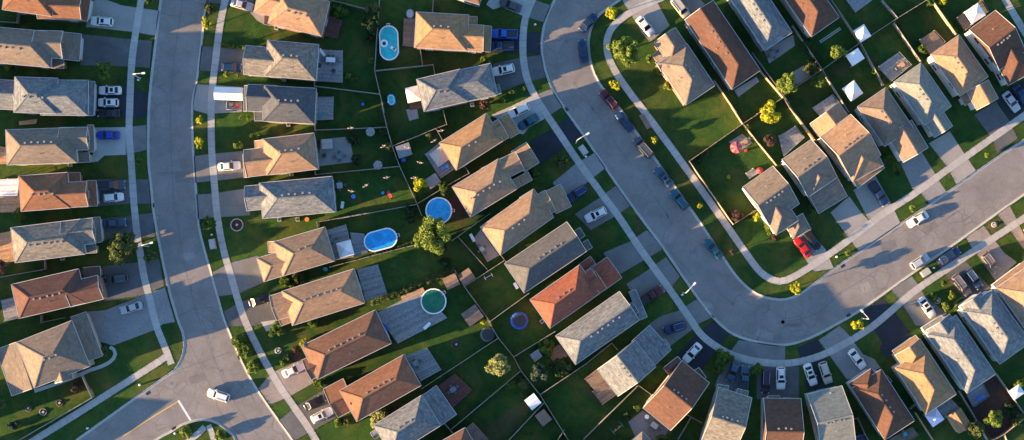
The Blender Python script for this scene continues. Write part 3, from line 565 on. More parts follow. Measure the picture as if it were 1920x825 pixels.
# ------------------------------------------------------------------ vehicles
SPEC = {'sedan': (4.75, 1.82, 1.45, -1.75, .95, -1.05, .15, .93), 'hatch': (4.3, 1.80, 1.5, -2.0, .95, -1.65, .25, .95), 'suv': (4.75, 1.90, 1.74, -2.22, .95, -1.95, .30, 1.05),
        'van': (5.1, 1.98, 1.78, -2.42, 1.45, -2.2, .75, 1.02), 'pickup': (5.6, 1.98, 1.85, -.55, 1.25, -.35, .6, 1.08)}      # length, width, height, cabin rear/front at belt, at roof, belt height
CARM = {}
def car_meshes(kind, paint):
    key = (kind, paint)
    if key in CARM: return CARM[key]
    L, Wd, H, r0, f0, r1, f1, zb = SPEC[kind]; hw = Wd / 2; body = MB(); h = L / 2
    st = [(-h, .76, .72 * zb), (-h + .10, .90, .92 * zb), (-h + .45, .98, .985 * zb), (-.2 * L, 1, zb), (.05 * L, 1, zb), (.24 * L, 1, .97 * zb), (.38 * L, .97, .90 * zb), (h - .25, .90, .80 * zb), (h - .06, .78, .66 * zb), (h, .64, .52 * zb)]
    ring = []
    for x, k, zt in st:
        w2 = hw * k; b0 = .24
        ring.append([(x, -w2 * .93, b0), (x, -w2, b0 + .28), (x, -w2 * .985, zt - .13), (x, -w2 * .88, zt - .02), (x, -w2 * .45, zt + .02), (x, w2 * .45, zt + .02), (x, w2 * .88, zt - .02), (x, w2 * .985, zt - .13), (x, w2, b0 + .28), (x, w2 * .93, b0)])
    vs = [p for r in ring for p in r]; n = 10
    fs = [(i * n + j, i * n + (j + 1) % n, (i + 1) * n + (j + 1) % n, (i + 1) * n + j) for i in range(len(ring) - 1) for j in range(n)]
    fs = [f[::-1] for f in fs] + [tuple(range(n)), tuple((len(ring) - 1) * n + j for j in range(n))[::-1]]
    body.faces(vs, fs)
    # cabin shell in paint, glass set proud of it
    bw, tw = hw * .90, hw * .70; zt = H - .05
    bot = [(r0, -bw, zb - .02), (f0, -bw, zb - .02), (f0, bw, zb - .02), (r0, bw, zb - .02)]; top = [(r1, -tw, zt), (f1, -tw, zt), (f1, tw, zt), (r1, tw, zt)]
    cab = MB(); cab.faces(bot + top, [(0, 1, 5, 4), (1, 2, 6, 5), (2, 3, 7, 6), (3, 0, 4, 7), (4, 5, 6, 7)])
    V = [Vector(p) for p in bot + top]; parts = [('body', body.mesh('body', ['paint_' + paint], True), None), ('cabin', cab.mesh('cabin', ['paint_' + paint]), None)]
    def pane(nm, a, b, c, d, mu=.07, mv=.1):
        q = lambda u, v: (V[a] * (1 - u) + V[b] * u) * (1 - v) + (V[d] * (1 - u) + V[c] * u) * v
        P = [q(mu, mv), q(1 - mu, mv), q(1 - mu, 1 - mv), q(mu, 1 - mv)]; nn = (P[1] - P[0]).cross(P[3] - P[0]).normalized() * .018
        m = MB(); m.faces([p - nn for p in P] + [p + nn for p in P], [(4, 5, 6, 7), (0, 1, 5, 4), (1, 2, 6, 5), (2, 3, 7, 6), (3, 0, 4, 7)]); parts.append((nm, m.mesh(nm, ['glass']), None))
    pane('windshield', 1, 2, 6, 5, .05, .05); pane('rear_window', 3, 0, 4, 7, .07, .08); pane('side_window', 0, 1, 5, 4, .12, .12); pane('side_window', 2, 3, 7, 6, .12, .12)
    rp = MB(); a, b = r1 - .04, f1 + .06; zc = H
    rp.faces([(a, -tw - .03, zt - .03), (b, -tw - .03, zt - .03), (b, tw + .03, zt - .03), (a, tw + .03, zt - .03), (a + .12, -tw * .8, zc), (b - .12, -tw * .8, zc), (b - .12, tw * .8, zc), (a + .12, tw * .8, zc)],
             [(0, 1, 5, 4), (1, 2, 6, 5), (2, 3, 7, 6), (3, 0, 4, 7), (4, 5, 6, 7)]); parts.append(('roof', rp.mesh('roof', ['paint_' + paint]), None))
    for s in (-1, 1):
        m = MB(); m.box((h - .20, s * hw * .70 - .16, .58 * zb - .03), (h - .045, s * hw * .70 + .12, .70 * zb)); parts.append(('headlight', m.mesh('headlight', ['lamp_glass']), None))
        m = MB(); m.box((-h - .01, s * hw * .70 - .16, .66 * zb), (-h + .16, s * hw * .70 + .14, .86 * zb)); parts.append(('tail_light', m.mesh('tail_light', ['tail']), None))
        m = MB(); y = s * (hw + .08); m.box((f0 - .42, y - .1, zb - .02), (f0 - .24, y + .1, zb + .14)); parts.append(('mirror', m.mesh('mirror', ['paint_' + paint]), None))
        for x in (-.30 * L, .31 * L):
            ty = MB(); ri = MB(); y0, y1 = s * (hw - .24), s * (hw - .005); k = 16; r = .34
            for m, rr, ya, yb in ((ty, r, min(y0, y1), max(y0, y1)), (ri, r * .62, min(s * (hw - .05), s * (hw + .012)), max(s * (hw - .05), s * (hw + .012)))):
                vv_ = [(x + rr * math.cos(2 * math.pi * j / k), yy, r + rr * math.sin(2 * math.pi * j / k)) for yy in (ya, yb) for j in range(k)]
                m.faces(vv_, [(j, j + k, (j + 1) % k + k, (j + 1) % k) for j in range(k)] + [tuple(range(k)), tuple(range(2 * k - 1, k - 1, -1))])
            parts.append(('wheel', ty.mesh('wheel', ['tyre']), ri.mesh('rim', ['rim'])))
    if kind == 'pickup':
        m = MB(); x0, x1 = -h + .16, r0 - .12
        m.box((x0, -hw * .78, zb + .015), (x1, hw * .78, zb + .03)); parts.append(('bed_liner', m.mesh('bed_liner', ['dark']), None))
        for s in (-1, 1):
            m = MB(); m.box((x0 - .08, s * hw * .86 - .09, zb - .05), (x1 + .05, s * hw * .86 + .09, zb + .22)); parts.append(('bed_side', m.mesh('bed_side', ['paint_' + paint]), None))
        m = MB(); m.box((x0 - .1, -hw * .77, zb - .05), (x0, hw * .77, zb + .2)); parts.append(('tailgate', m.mesh('tailgate', ['paint_' + paint]), None))
    if kind in ('suv', 'van'):
        for s in (-1, 1):
            m = MB(); m.box((r1 + .2, s * tw * .92 - .03, H - .01), (f1 - .2, s * tw * .92 + .03, H + .06)); parts.append(('roof_rail', m.mesh('roof_rail', ['metal']), None))
    CARM[key] = parts; return parts
def car(t, x, y, ang, kind, paint, desc, road=False, sunroof=False):
    p = at(t, x, y, .7); root = thing('pickup_truck' if kind == 'pickup' else 'car', (p.x, p.y, ROAD_Z if road else .02), R(ang))
    for nm, me, sub in car_meshes(kind, paint):
        o = link(nm, me, root)
        if sub: link('rim', sub, o)
    if sunroof:
        H, f1 = SPEC[kind][2], SPEC[kind][6]; m = MB(); m.box((f1 - .95, -.42, H - .01), (f1 - .3, .42, H + .012)); m.build('sunroof', 'glass', root)
    tag(root, desc + (' kerbside near the ' if road else ' at the '), 'pickup' if kind == 'pickup' else 'car', 'cars parked around the streets'); return root
for c in (('a',750,158,176,'suv','white','white car with black sunroof',0,1), ('a',810,665,180,'sedan','white','white sedan',0,1), ('a',797,755,179,'hatch','white','white hatchback',0,1), ('b',800,50,180,'sedan','black','black sedan'),
 ('b',795,210,180,'sedan','blue','bright blue sedan'), ('b',825,577,2,'pickup','grey','dark grey pickup'), ('b',835,668,5,'hatch','white','white hatchback'), ('c',845,72,4,'sedan','steel','blue-grey sedan'),
 ('c',860,485,188,'suv','grey','dark grey car'), ('c',965,695,196,'sedan','silver','silver-grey sedan'), ('h',108,518,162,'suv','white','white wagon crossing the junction',1), ('e',290,35,-15,'sedan','silver','silver sedan'),
 ('e',215,495,0,'hatch','navy','dark navy hatchback'), ('f',195,437,5,'sedan','white','white sedan'), ('g',420,640,17,'sedan','black','black sedan'), ('h',622,345,25,'sedan','white','white sedan'),
 ('h',770,570,27,'sedan','black','black sedan'), ('h',820,655,27,'suv','white','white car with sunroof',0,1), ('i',1010,38,160,'sedan','grey','grey sedan'), ('i',965,250,178,'pickup','royal','royal blue pickup'),
 ('i',935,340,180,'pickup','navy','dark navy pickup'), ('i',957,515,192,'suv','white','white wagon',0,1), ('j',1072,28,205,'suv','white','white car'), ('j',1142,112,211,'sedan','teal','dark teal sedan'),
 ('j',1500,640,213,'suv','navy','dark navy car'), ('n',145,795,206,'suv','white','white car with sunroof',0,1), ('o',555,605,33,'pickup','maroon','maroon pickup'), ('p',680,53,198,'suv','navy','dark navy car'),
 ('p',800,225,228,'sedan','white','white sedan'), ('p',1083,348,250,'sedan','steel','steel blue sedan'), ('p',1158,405,84,'pickup','steel','steel blue pickup'), ('p',1305,420,268,'van','purple','dark purple minivan'),
 ('p',1408,400,270,'suv','white','white car with sunroof',0,1), ('t',218,375,290,'sedan','white','white sedan',0,1), ('t',322,362,288,'suv','beige','cream wagon'), ('t',540,268,307,'sedan','white','white sedan'),
 ('s',1092,692,305,'sedan','white','white sedan with sunroof',0,1), ('s',1345,528,308,'van','taupe','grey-brown minivan'), ('s',1437,482,307,'suv','steel','blue-grey car'), ('s',1562,362,308,'suv','taupe','dark brown car'),
 ('s',1262,312,33,'sedan','navy','navy sedan parked across the pavement'), ('s',1042,354,33,'hatch','silver','silver-white hatchback',1), ('s',1025,44,212,'sedan','white','white sedan driving',1), ('s',180,250,128,'sedan','red','red sedan'),
 ('s',250,195,307,'sedan','black','black sedan'), ('r',735,640,305,'pickup','navy','navy pickup'), ('m',92,165,46,'sedan','navy','navy sedan on the upper bend',1), ('m',52,375,97,'sedan','navy','navy sedan below the upper bend',1),
 ('m',243,732,131,'suv','maroon','dark maroon car',1), ('n',362,112,130,'sedan','navy','dark navy sedan',1), ('n',497,300,131,'van','grey','dark grey van',1), ('n',645,517,133,'sedan','steel','blue sedan with sunroof',1,1),
 ('n',762,685,131,'suv','teal','teal car',1), ('o',1012,260,131,'sedan','teal','dark teal sedan alone',1), ('m',512,192,309,'sedan','white','white sedan'), ('m',768,55,308,'van','beige','cream minivan'),
 ('q',1500,600,306,'sedan','silver','silver sedan'), ('q',1562,562,306,'sedan','navy','dark navy sedan')): car(*c)

# ------------------------------------------------------------------ trees, shrubs, hedges
def leaves(ctrs, rads, n, size):
    k = rng.integers(0, len(ctrs), n); d = rng.normal(size=(n, 3)); d /= np.linalg.norm(d, axis=1)[:, None]
    c = ctrs[k] + d * (rads[k] * rng.uniform(.35, 1.0, n) ** .5)[:, None]
    a = rng.normal(size=(n, 3)); a /= np.linalg.norm(a, axis=1)[:, None]; b = np.cross(a, d + .3 * rng.normal(size=(n, 3))); b /= (np.linalg.norm(b, axis=1)[:, None] + 1e-6)
    s = (size * rng.uniform(.6, 1.3, n))[:, None]; a = a * s; b = b * s * .6
    v = np.stack([c - a, c + b, c + a, c - b], 1).reshape(-1, 3); v[:, 2] = np.maximum(v[:, 2], .03)
    f = np.arange(4 * n).reshape(-1, 4); return v, f
def leaf_obj(name, v, f, mat, parent):
    me = bpy.data.meshes.new(name); me.vertices.add(len(v)); me.vertices.foreach_set('co', v.astype(np.float32).ravel()); me.loops.add(f.size); me.polygons.add(len(f))
    me.loops.foreach_set('vertex_index', f.astype(np.int32).ravel()); me.polygons.foreach_set('loop_start', np.arange(0, f.size, 4, dtype=np.int32)); me.polygons.foreach_set('loop_total', np.full(len(f), 4, np.int32))
    me.materials.append(MATS[mat]); me.update(); me.validate(); return link(name, me, parent)
def tree(t, x, y, rz, leaf, desc, h=None, airy=.0):
    r = 1.12 * rz / TILES[t][2] / PPM; small = r < 1.0
    h = h or (max(.5, r * 1.5) if small else 2.2 + r * 2.2)
    p = at(t, x, y, h * .6); istree = any(q_ in desc for q_ in ('tree ', 'sapling')) or desc.endswith('tree'); root = thing('tree' if istree else 'shrub', (p.x, p.y, 0)); c0 = h - r * (.85 if h > 2.2 else .6); c0 = max(c0, r * .55)
    nc = int(11 + 20 * min(r, 3.2)); d = rng.normal(size=(nc, 3)); d /= np.linalg.norm(d, axis=1)[:, None]; q = rng.uniform(.2, .86, nc) ** .6
    cs = d * (q * r * rng.uniform(.75, 1.08, nc))[:, None]; e_ = rng.uniform(.78, 1.16, 2); cs[:, :2] *= e_; cs[:, :2] += rng.normal(size=2) * r * .07; cs[:, :2] *= (1 + .22 * np.sin(3 * np.arctan2(cs[:, 1], cs[:, 0]) + rng.uniform(0, 6)))[:, None]; cs[:, 2] *= .8; cs[:, 2] += c0; rr = r * rng.uniform(.13, .36, nc) * (1 - airy * .4)
    n = int(min(14000, max(320, 1700 * r * r)) * (1 - airy * .4)); v, f = leaves(cs, rr, n, .13 + .028 * min(r, 3)); leaf_obj('crown', v, f, 'leaf_' + leaf, root)
    b = MB(); tr = .035 + .05 * r
    b.tube([(0, 0, -.05), (.02 * r, .01, c0 * .5), (0, .02 * r, c0 + r * .3)], [tr, tr * .75, tr * .25], 6)
    for i in range(min(nc, 12)): b.tube([(0, 0, c0 * .55 + .03 * i * r), tuple(cs[i] * np.array([.5, .5, .9])), tuple(cs[i])], [tr * .45, tr * .3, tr * .12], 5)
    b.build('trunk' if istree else 'stem', 'bark', root)
    tag(root, desc + ' near the ', 'tree' if istree else 'shrub', 'trees and shrubs of the gardens'); return root
for q in (('k',450,170,118,'lime','large yellow-green broadleaf tree',8), ('c',895,240,108,'olive','large wispy olive tree',7,.55), ('l',865,310,72,'pale','pale yellow tree half in sun',6), ('l',1135,365,60,'blueg','dark blue-green tree',5),
 ('l',1030,435,38,'olive','round olive shrub',2), ('l',948,440,34,'green','dark green shrub',2), ('m',355,355,105,'lime','big airy light green tree',7,.6), ('m',265,95,48,'yellow','yellow street tree on the verge',4.5,.2),
 ('m',295,622,38,'yellow','small yellow street tree',4), ('m',545,428,30,'lime','yellow-green shrub by the wall',1.8), ('m',605,520,36,'green','green shrub by the wall',2), ('m',682,630,38,'lime','light green shrub by the wall',2),
 ('q',75,665,58,'yellow','bright yellow garden tree',5.5), ('q',168,500,62,'lime','large yellow-green garden tree',6), ('q',470,305,42,'lime','small light green tree',4), ('q',320,395,36,'olive','olive garden shrub',2.6), ('q',362,478,46,'green','dark green garden tree',4),
 ('q',965,285,28,'green','green shrub beside the deck',2), ('n',580,245,24,'yellow','tiny yellow sapling',2.6,.4), ('n',910,725,22,'yellow','thin yellow sapling',2.6,.4), ('o',1150,280,18,'orange' if 'leaf_orange' in MATS else 'rust','small rusty sapling',2.4,.3), ('n',1425,250,50,'rust','reddish-brown tree',4),
 ('s',120,550,42,'yellow','yellow street tree in the verge',4.5,.2), ('s',585,812,42,'yellow','yellow street tree under the lamp',4.5,.15), ('r',985,745,26,'lime','pale green verge shrub',1.6), ('r',1530,355,22,'lime','yellow-green verge shrub',1.6),
 ('t',1475,680,66,'lime','round light green tree',5), ('t',1370,770,60,'olive','bushy green tree',4), ('s',1230,690,30,'lime','yellow-green shrub',1.8), ('s',1300,690,32,'olive','olive shrub',1.8), ('s',1275,605,26,'lime','light green shrub',1.6), ('s',1215,510,22,'olive','small brownish shrub',1.4),
 ('a',765,520,58,'green','green tree in the shade',4.5), ('a',1525,175,44,'yellow','bright yellow street tree',4.5,.15), ('a',1100,15,26,'green','small green street tree',3), ('a',60,490,34,'lime','yellow-green shrub by the wall',1.8), ('a',130,490,16,'lime','little yellow shrub by the wall',1.2),
 ('b',1470,100,28,'yellow','upper yellow verge sapling',3,.3), ('b',1465,265,34,'yellow','lower yellow verge sapling',3,.3), ('b',1020,400,26,'green','dark verge sapling',2.6,.3), ('c',150,5,55,'green','bushy green tree',3.5), ('c',1105,305,46,'olive','olive verge tree under the lamp',3.5), ('c',1530,75,42,'green','round green verge tree',3.5), ('c',15,385,50,'rust','dark red tree on the left edge',4),
 ('f',262,285,30,'lime','yellow-green shrub in the front bed',2), ('f',365,215,20,'green','left green shrub by the porch',1.4), ('f',412,213,20,'green','right green shrub by the porch',1.4), ('e',178,552,22,'lime','left round shrub by the drive',1.4), ('e',258,557,20,'lime','right round shrub by the drive',1.4), ('f',280,78,15,'lime','left little round shrub',1.1), ('f',335,82,15,'lime','right little round shrub',1.1),
 ('j',335,575,52,'yellow','bright yellow garden tree',4), ('e',1230,190,72,'dark','dark shrubby tree along the fence',4.5), ('e',1255,60,45,'olive','olive tree along the fence',4), ('e',1010,75,52,'green','green shrub at the deck corner',2.4), ('h',265,140,58,'green','wild green shrub in the verge',1.8), ('h',300,215,50,'green','leafy shrub in the verge',1.5), ('h',355,335,45,'lime','yellow-green shrub in the verge',1.6), ('h',515,70,52,'green','green shrub on the front lawn',2.2),
 ('h',690,165,34,'yellow','yellow flowering shrub',1.6), ('h',640,195,24,'rust','rusty shrub in the bed',1.3), ('h',550,300,20,'lime','yellow shrub at the drive',1.1), ('h',800,440,34,'green','green shrub between the drives',1.5), ('h',1230,680,58,'pale','brownish feathery tree',3.5,.3), ('h',925,700,28,'lime','yellow-green shrub at the porch',1.3), ('h',990,705,24,'olive','small olive shrub at the porch',1.2), ('h',125,790,40,'lime','yellow-green shrub on the traffic island',1.2),
 ('i',820,450,42,'green','green shrub on the side lawn',2), ('i',820,772,36,'rust','red-brown shrub',2), ('i',1020,672,26,'green','round clipped shrub',1.3), ('i',1105,645,22,'green','round clipped shrub by the pavement',1.2), ('i',955,735,26,'green','dark round shrub',1.4), ('l',1190,185,58,'green','leafy tree at the pergola',3), ('l',1290,325,72,'dark','dark spreading tree',3.5),
 ('p',1000,260,60,'green','green shrub by the black drive',2.2), ('p',985,340,44,'green','dark green shrub',2), ('p',1245,340,38,'green','round green tree between the drives',2.6), ('p',590,815,36,'olive','olive shrub behind the patio',2), ('j',1380,405,52,'olive','pale leafy shrub on the front lawn',2,.3), ('j',1190,490,36,'green','green shrub by the porch',1.6),
 ('d',0,570,42,'olive','olive tree on the left edge',3), ('d',715,210,30,'olive','small shrub beside the curved path',1.2), ('n',1330,795,36,'yellow','yellow shrub by the fence corner',1.7), ('n',1170,805,52,'rust','dark red shrub at the fence corner',1.6), ('n',1265,150,26,'lime','yellow-green shrub at the fence',1.8), ('o',1420,110,32,'lime','yellow-green shrub by the wall',1.3), ('o',1465,180,28,'rust','rusty shrub by the porch',1.1), ('r',255,765,42,'green','green shrub by the drive',2), ('r',790,375,30,'green','green shrub at the porch',1.6),
 ('j',520,600,44,'green','green shrub at the fence',2.5), ('k',810,800,24,'yellow','yellow shrub beside the shed',1.5), ('j',255,770,50,'dark','dark shrub by the fence',2.4), ('d',1270,770,40,'lime','low green shrub on the corner verge',.8), ('s',500,295,20,'lime','small verge shrub',1.2), ('t',1660,440,34,'lime','yellow-green shrub at right edge',2), ('n',1125,520,15,'yellow','little yellow plant on the lawn',.7), ('r',845,445,26,'green','green plant in a ringed bed',.8), ('r',880,490,20,'dark','dark plant in a ringed bed',.7), ('p',430,610,26,'green','green shrub by the patio',1.4),
 ('e',1225,290,36,'dark','dark fence shrub',2), ('e',1245,440,26,'olive','olive fence shrub',1.5), ('e',1075,560,22,'lime','little deck-side shrub',1), ('e',1110,590,20,'olive','low pale plant',.8), ('f',1105,240,40,'dark','dark patio shrub',1.6), ('f',1125,385,38,'dark','low dark patio shrub',1.3), ('f',1370,300,40,'olive','olive fence shrub',1.6), ('f',1340,185,34,'dark','dark fence shrub',1.8),
 ('g',610,505,50,'green','green side-yard shrub',1.3), ('g',700,480,46,'olive','olive side-yard shrub',1.5), ('h',755,25,42,'green','green side-yard shrub',1.5), ('j',410,205,36,'olive','low vegetable plants',.8), ('k',530,370,50,'dark','dark garden shrub',2.2), ('k',480,262,55,'dark','dark shrub under the crown',2.5), ('l',20,680,46,'pale','pale brownish shrub',1.8), ('l',1040,525,22,'olive','small shed-side shrub',1.2),  # piece under the crown: dark foliage added as the big tree's lower part
 ('q',1090,5,26,'yellow','yellow fence shrub',1.8), ('q',1020,10,26,'green','green fence shrub',1.8), ('q',300,262,40,'dark','dark fence shrub',2), ('q',355,340,26,'dark','small dark shrub',1.4), ('s',1140,612,30,'green','green front-bed shrub',1.2), ('t',1590,620,42,'dark','dark fence shrub',1.8), ('t',1640,700,40,'olive','olive fence shrub',1.6), ('a',1545,60,40,'olive','olive verge shrub',1.6), ('d',90,735,32,'blueg','grey-green lawn shrub',1.1), ('d',520,460,38,'rust','brownish wall shrub',1.1),
 ('q',700,420,24,'green','green deck-side shrub',1.3), ('n',905,395,24,'dark','dark fence-corner plant',1), ('n',975,335,22,'olive','olive fence plant',.9), ('p',350,660,34,'dark','dark patio shrub',1.4), ('g',1540,40,36,'dark','dark garden shrub',1.6), ('h',590,265,30,'dark','dark bed plant',1)):
    tree(*q[:7], airy=q[7] if len(q) > 7 else 0)
def in_poly(P, poly):
    x, y = P[:, 0], P[:, 1]; r = np.zeros(len(P), bool); n = len(poly)
    for i in range(n):
        a, b = poly[i - 1], poly[i]
        if a[1] == b[1]: continue
        r ^= ((a[1] > y) != (b[1] > y)) & (x < (b[0] - a[0]) * (y - a[1]) / (b[1] - a[1]) + a[0])
    return r
def edge_tufts():                                         # ragged grass where lawns meet paving
    pts = []
    for ln in EDGES + [x for w_ in WALKS for x in w_] + [offset_line(west, -.2), offset_line(east, -.2), offset_line(outer, -.2), offset_line(inner, .2)]:
        for a, b in zip(ln, ln[1:]):
            L = (b - a).length; ph = rng.uniform(0, 9)
            for k in range(int(L / .05)):
                q = a + (b - a) * (k * .05 / L); amp = .5 + .5 * math.sin(q.x * 1.7 + ph) * math.sin(q.y * 2.3)
                if rng.random() < .25 + .6 * amp: pts.append((q.x + rng.normal() * (.05 + .07 * amp), q.y + rng.normal() * (.05 + .07 * amp)))
    P = np.array(pts); keep = np.ones(len(P), bool)
    for poly in PAVED: keep &= ~in_poly(P, poly)
    for a, c in WALKS: keep &= ~in_poly(P, [a[0] * .5 + c[0] * .5] + [p * .93 + q * .07 for p, q in zip(a, c)] + [p * .07 + q * .93 for p, q in zip(a, c)][::-1])
    P = P[keep]; n = len(P); t = rng.uniform(0, 2 * math.pi, n); s_ = rng.uniform(.05, .13, n); h = rng.uniform(.04, .13, n); d = np.stack([np.cos(t), np.sin(t)], 1); e = np.stack([-d[:, 1], d[:, 0]], 1)
    V = np.zeros((n, 4, 3)); V[:, 0, :2] = P - d * s_[:, None] * .5; V[:, 1, :2] = P + d * s_[:, None] * .5; V[:, 2, :2] = P + d * s_[:, None] * .4 + e * s_[:, None]; V[:, 3, :2] = P - d * s_[:, None] * .4 + e * s_[:, None]; V[:, 2:, 2] = h[:, None]
    o = leaf_obj('grass_tufts', V.reshape(-1, 3), np.arange(4 * n).reshape(-1, 4), 'leaf_tuft', None); o['kind'] = 'stuff'; o['label'] = 'ragged green grass growing along pavement and driveway edges'; o['category'] = 'grass'
leafmat('leaf_tuft', (.04, .08, .02)); edge_tufts()
def hedge(pts, wd, h, leaf, desc):
    ln = smooth_line([W(p) for p in pts], .6); c = ln[len(ln) // 2]; root = thing('hedge', (c.x, c.y, 0))
    cs = np.array([[p.x - c.x + random.uniform(-.3, .3) * wd, p.y - c.y + random.uniform(-.3, .3) * wd, h * random.uniform(.4, .75)] for p in ln for _ in range(3)]); rr = np.full(len(cs), .38 * wd) * rng.uniform(.6, 1.2, len(cs))
    v, f = leaves(cs, rr, len(cs) * 42, .15); leaf_obj('foliage', v, f, 'leaf_' + leaf, root); b = MB()
    for p in ln[::2]: b.tube([(p.x - c.x, p.y - c.y, -.05), (p.x - c.x + .1, p.y - c.y, h * .6)], [.04, .02], 5)
    b.build('stem', 'bark', root); tag(root, desc, 'hedge', full=True)
hedge(T('k',0,655,150,600,300,540,430,480,590,415), 1.3, 1.5, 'olive', 'long yellow-green hedge between two back gardens')
hedge(T('k',0,305,120,275,240,240,320,212), .7, .9, 'green', 'thin green hedge below the oval blue pool fence')
hedge(T('e',150,330,220,345,310,350), .8, .8, 'green', 'low green hedge along the grey house front lawn')
hedge(T('q',1050,20,1100,95,1165,185), .6, 1.0, 'green', 'narrow hedge beside the top right garden fence')
hedge(T('q',830,150,880,240,950,345), .5, .9, 'dark', 'dark narrow hedge along the grey deck garden fence')
hedge(T('o',1385,75,1420,150), .6, .7, 'lime', 'short flower bed hedge along the corner house wall')

# ------------------------------------------------------------------ fences
pn = MB()
for k in range(12): pn.box((k * .2, -.018 + .006 * (k % 2), .06), (k * .2 + .185, .018 + .006 * (k % 2), 1.62 + .02 * (k % 3)))
for z in (.35, 1.3): pn.box((0, .024, z), (2.4, .07, z + .09))
PANEL = {m: pn.mesh('panel', [m]) for m in ('fence_grey', 'fence_tan')}
po = MB(); po.box((-.06, -.06, -.1), (.06, .06, 1.74)); po.box((-.08, -.08, 1.74), (.08, .08, 1.78)); POST = {m: po.mesh('post', [m]) for m in ('fence_grey', 'fence_tan')}
cp = MB(); cp.box((0, -.05, 1.67), (2.4, .05, 1.71)); CAPR = {m: cp.mesh('cap_rail', [m]) for m in ('fence_grey', 'fence_tan')}
def fence(t, *xy, mat='fence_grey'):
    P = [at(t, xy[i], xy[i + 1], 1.7) for i in range(0, len(xy), 2)]; P = [Vector((p.x, p.y, 0)) for p in P]
    mid = P[len(P) // 2] if len(P) > 2 else (P[0] + P[1]) / 2; root = thing('fence', mid)
    for a, b in zip(P, P[1:]):
        L = (b - a).length; n = max(1, round(L / 2.4)); rz = math.atan2(b.y - a.y, b.x - a.x)
        for k in range(n):
            q = a + (b - a) * (k / n) - mid
            link('post', POST[mat], root, q, rz); o = link('panel', PANEL[mat], root, q, rz); o.scale.x = L / n / 2.4
            o = link('cap_rail', CAPR[mat], root, q, rz); o.scale.x = L / n / 2.4
    link('post', POST[mat], root, P[-1] - mid)
    tag(root, ('weathered' if mat == 'fence_grey' else 'sunlit tan') + ' board fence by the ', 'fence', 'garden fences')
for f in (('a',0,158,122,165,130,100), ('c',0,470,330,412,325,345), ('c',300,755,300,805,465,770), ('d',130,825,630,535,560,385), ('e',945,0,1230,70), ('e',1300,-10,1265,520,1335,825), ('f',1320,0,1355,150,1395,290,1450,440,1571,700,1612,800),
 ('e',1265,520,1571,488,1695,475,1710,545), ('e',820,600,822,632,1295,690), ('f',825,130,825,172,1355,150), ('f',825,470,828,500,1450,438), ('f',1395,290,1571,220,1717,160), ('f',1000,825,1571,720), ('g',845,105,840,65,1200,0), ('g',940,395,1220,320,1571,230),
 ('i',440,0,435,90), ('i',345,360,362,480), ('j',460,160,540,130,515,30), ('j',460,160,505,240), ('j',330,710,570,565,705,490,675,440), ('k',580,200,860,0), ('k',620,170,840,415), ('k',600,420,670,540,860,800), ('k',670,540,960,350),
 ('k',940,310,975,355), ('k',855,800,1145,590), ('l',785,0,860,125,965,255,1015,350,1145,515,1340,825), ('l',330,475,860,125), ('l',965,255,1250,80), ('l',540,750,1015,350), ('l',490,715,560,795), ('l',935,825,1170,575), ('l',1145,515,1467,300,1640,160,1680,205),
 ('p',55,820,430,450,520,515), ('p',705,820,790,675), ('p',760,650,860,705), ('m',1300,390,1571,760), ('q',210,150,385,410,540,660), ('q',155,575,0,670), ('q',385,410,230,510), ('q',440,0,610,250,745,500),
 ('q',385,410,610,250,830,105,1000,0), ('q',740,0,830,105), ('q',810,135,965,360), ('t',505,690,545,675,615,825), ('t',910,610,945,580), ('t',1245,490,1340,650,1440,825), ('t',1500,370,1687,640), ('l',1270,825,1310,760)): fence(*f)
for f in (('m',1020,590,1180,825), ('n',1150,0,1230,125,1480,430), ('n',1360,40,1230,125,835,400,1130,825), ('o',1130,40,1160,80,1290,0), ('n',1225,825,1340,755), ('q',0,395,155,575,340,825), ('q',1035,0,1175,200), ('r',85,0,255,240), ('t',945,640,1065,825), ('t',1687,680,1555,785,1480,825), ('t',1555,785,1570,825)): fence(*f, mat='fence_tan')
# ------------------------------------------------------------------ decks, patios, pools, sheds, garden things
def deck(desc, t, mat, h, *xy, rail=True, name='deck'):
    P = [at(t, xy[i], xy[i + 1], h) for i in range(0, 8, 2)]; c = sum(P, Vector()) / 4; c.z = 0; P = [p - c for p in P]; root = thing(name, c)
    n = max(4, int((P[3] - P[0]).length / .28)); b = MB()
    for k in range(n):
        q = lambda v: (P[0] + (P[3] - P[0]) * v, P[1] + (P[2] - P[1]) * v); (a0, a1), (b0, b1) = q((k + .04) / n), q((k + .95) / n); dz = random.uniform(-.006, .006)
        b.prism([(p.x, p.y) for p in (a0, a1, b1, b0)], h - .05 + dz, h + dz, random.choice((0, 0, 1, 2)))
    o = b.build('planks', [mat, mat + '_pale', mat + '_worn'], root); o['kind'] = 'stuff'
    f = MB(); f.prism([(p.x * .985, p.y * .985) for p in P], -.05, h - .06); f.build('frame', mat, root)
    if rail:
        for i in range(4):
            a, d = P[i], P[(i + 1) % 4]; m = max(1, int((d - a).length / 1.8))
            for k in range(m):
                q = a + (d - a) * (k / m); rb = MB(); rb.box((-.05, -.05, 0), (.05, .05, h + .95)); rb.build('railing_post', mat, root, loc=(q.x * .985, q.y * .985, 0))
            if i in (1, 2): rb = MB(); rb.bar(a * .985 + Vector((0, 0, .93)), d * .985 + Vector((0, 0, .93)), .09, .06); rb.build('handrail', mat, root)
    tag(root, desc, 'deck', full=True); return root
D = deck
D('slatted white pergola deck behind the red-brown house','b','white',.5,-10,535,140,528,130,658,-10,660); D('tan timber deck below the white pergola','b','deck_tan',.3,0,665,145,660,150,775,0,780,rail=False)
D('orange timber deck on the left edge by the grey-brown house','c','deck_tan',.5,-20,150,82,130,108,355,-20,365); D('pale grey deck behind the dark maroon house','c','deck_grey',.4,5,640,108,615,135,775,35,795)
D('grey timber deck left of the blue-car house','b','deck_tan',.4,-10,290,45,300,48,420,-10,425)
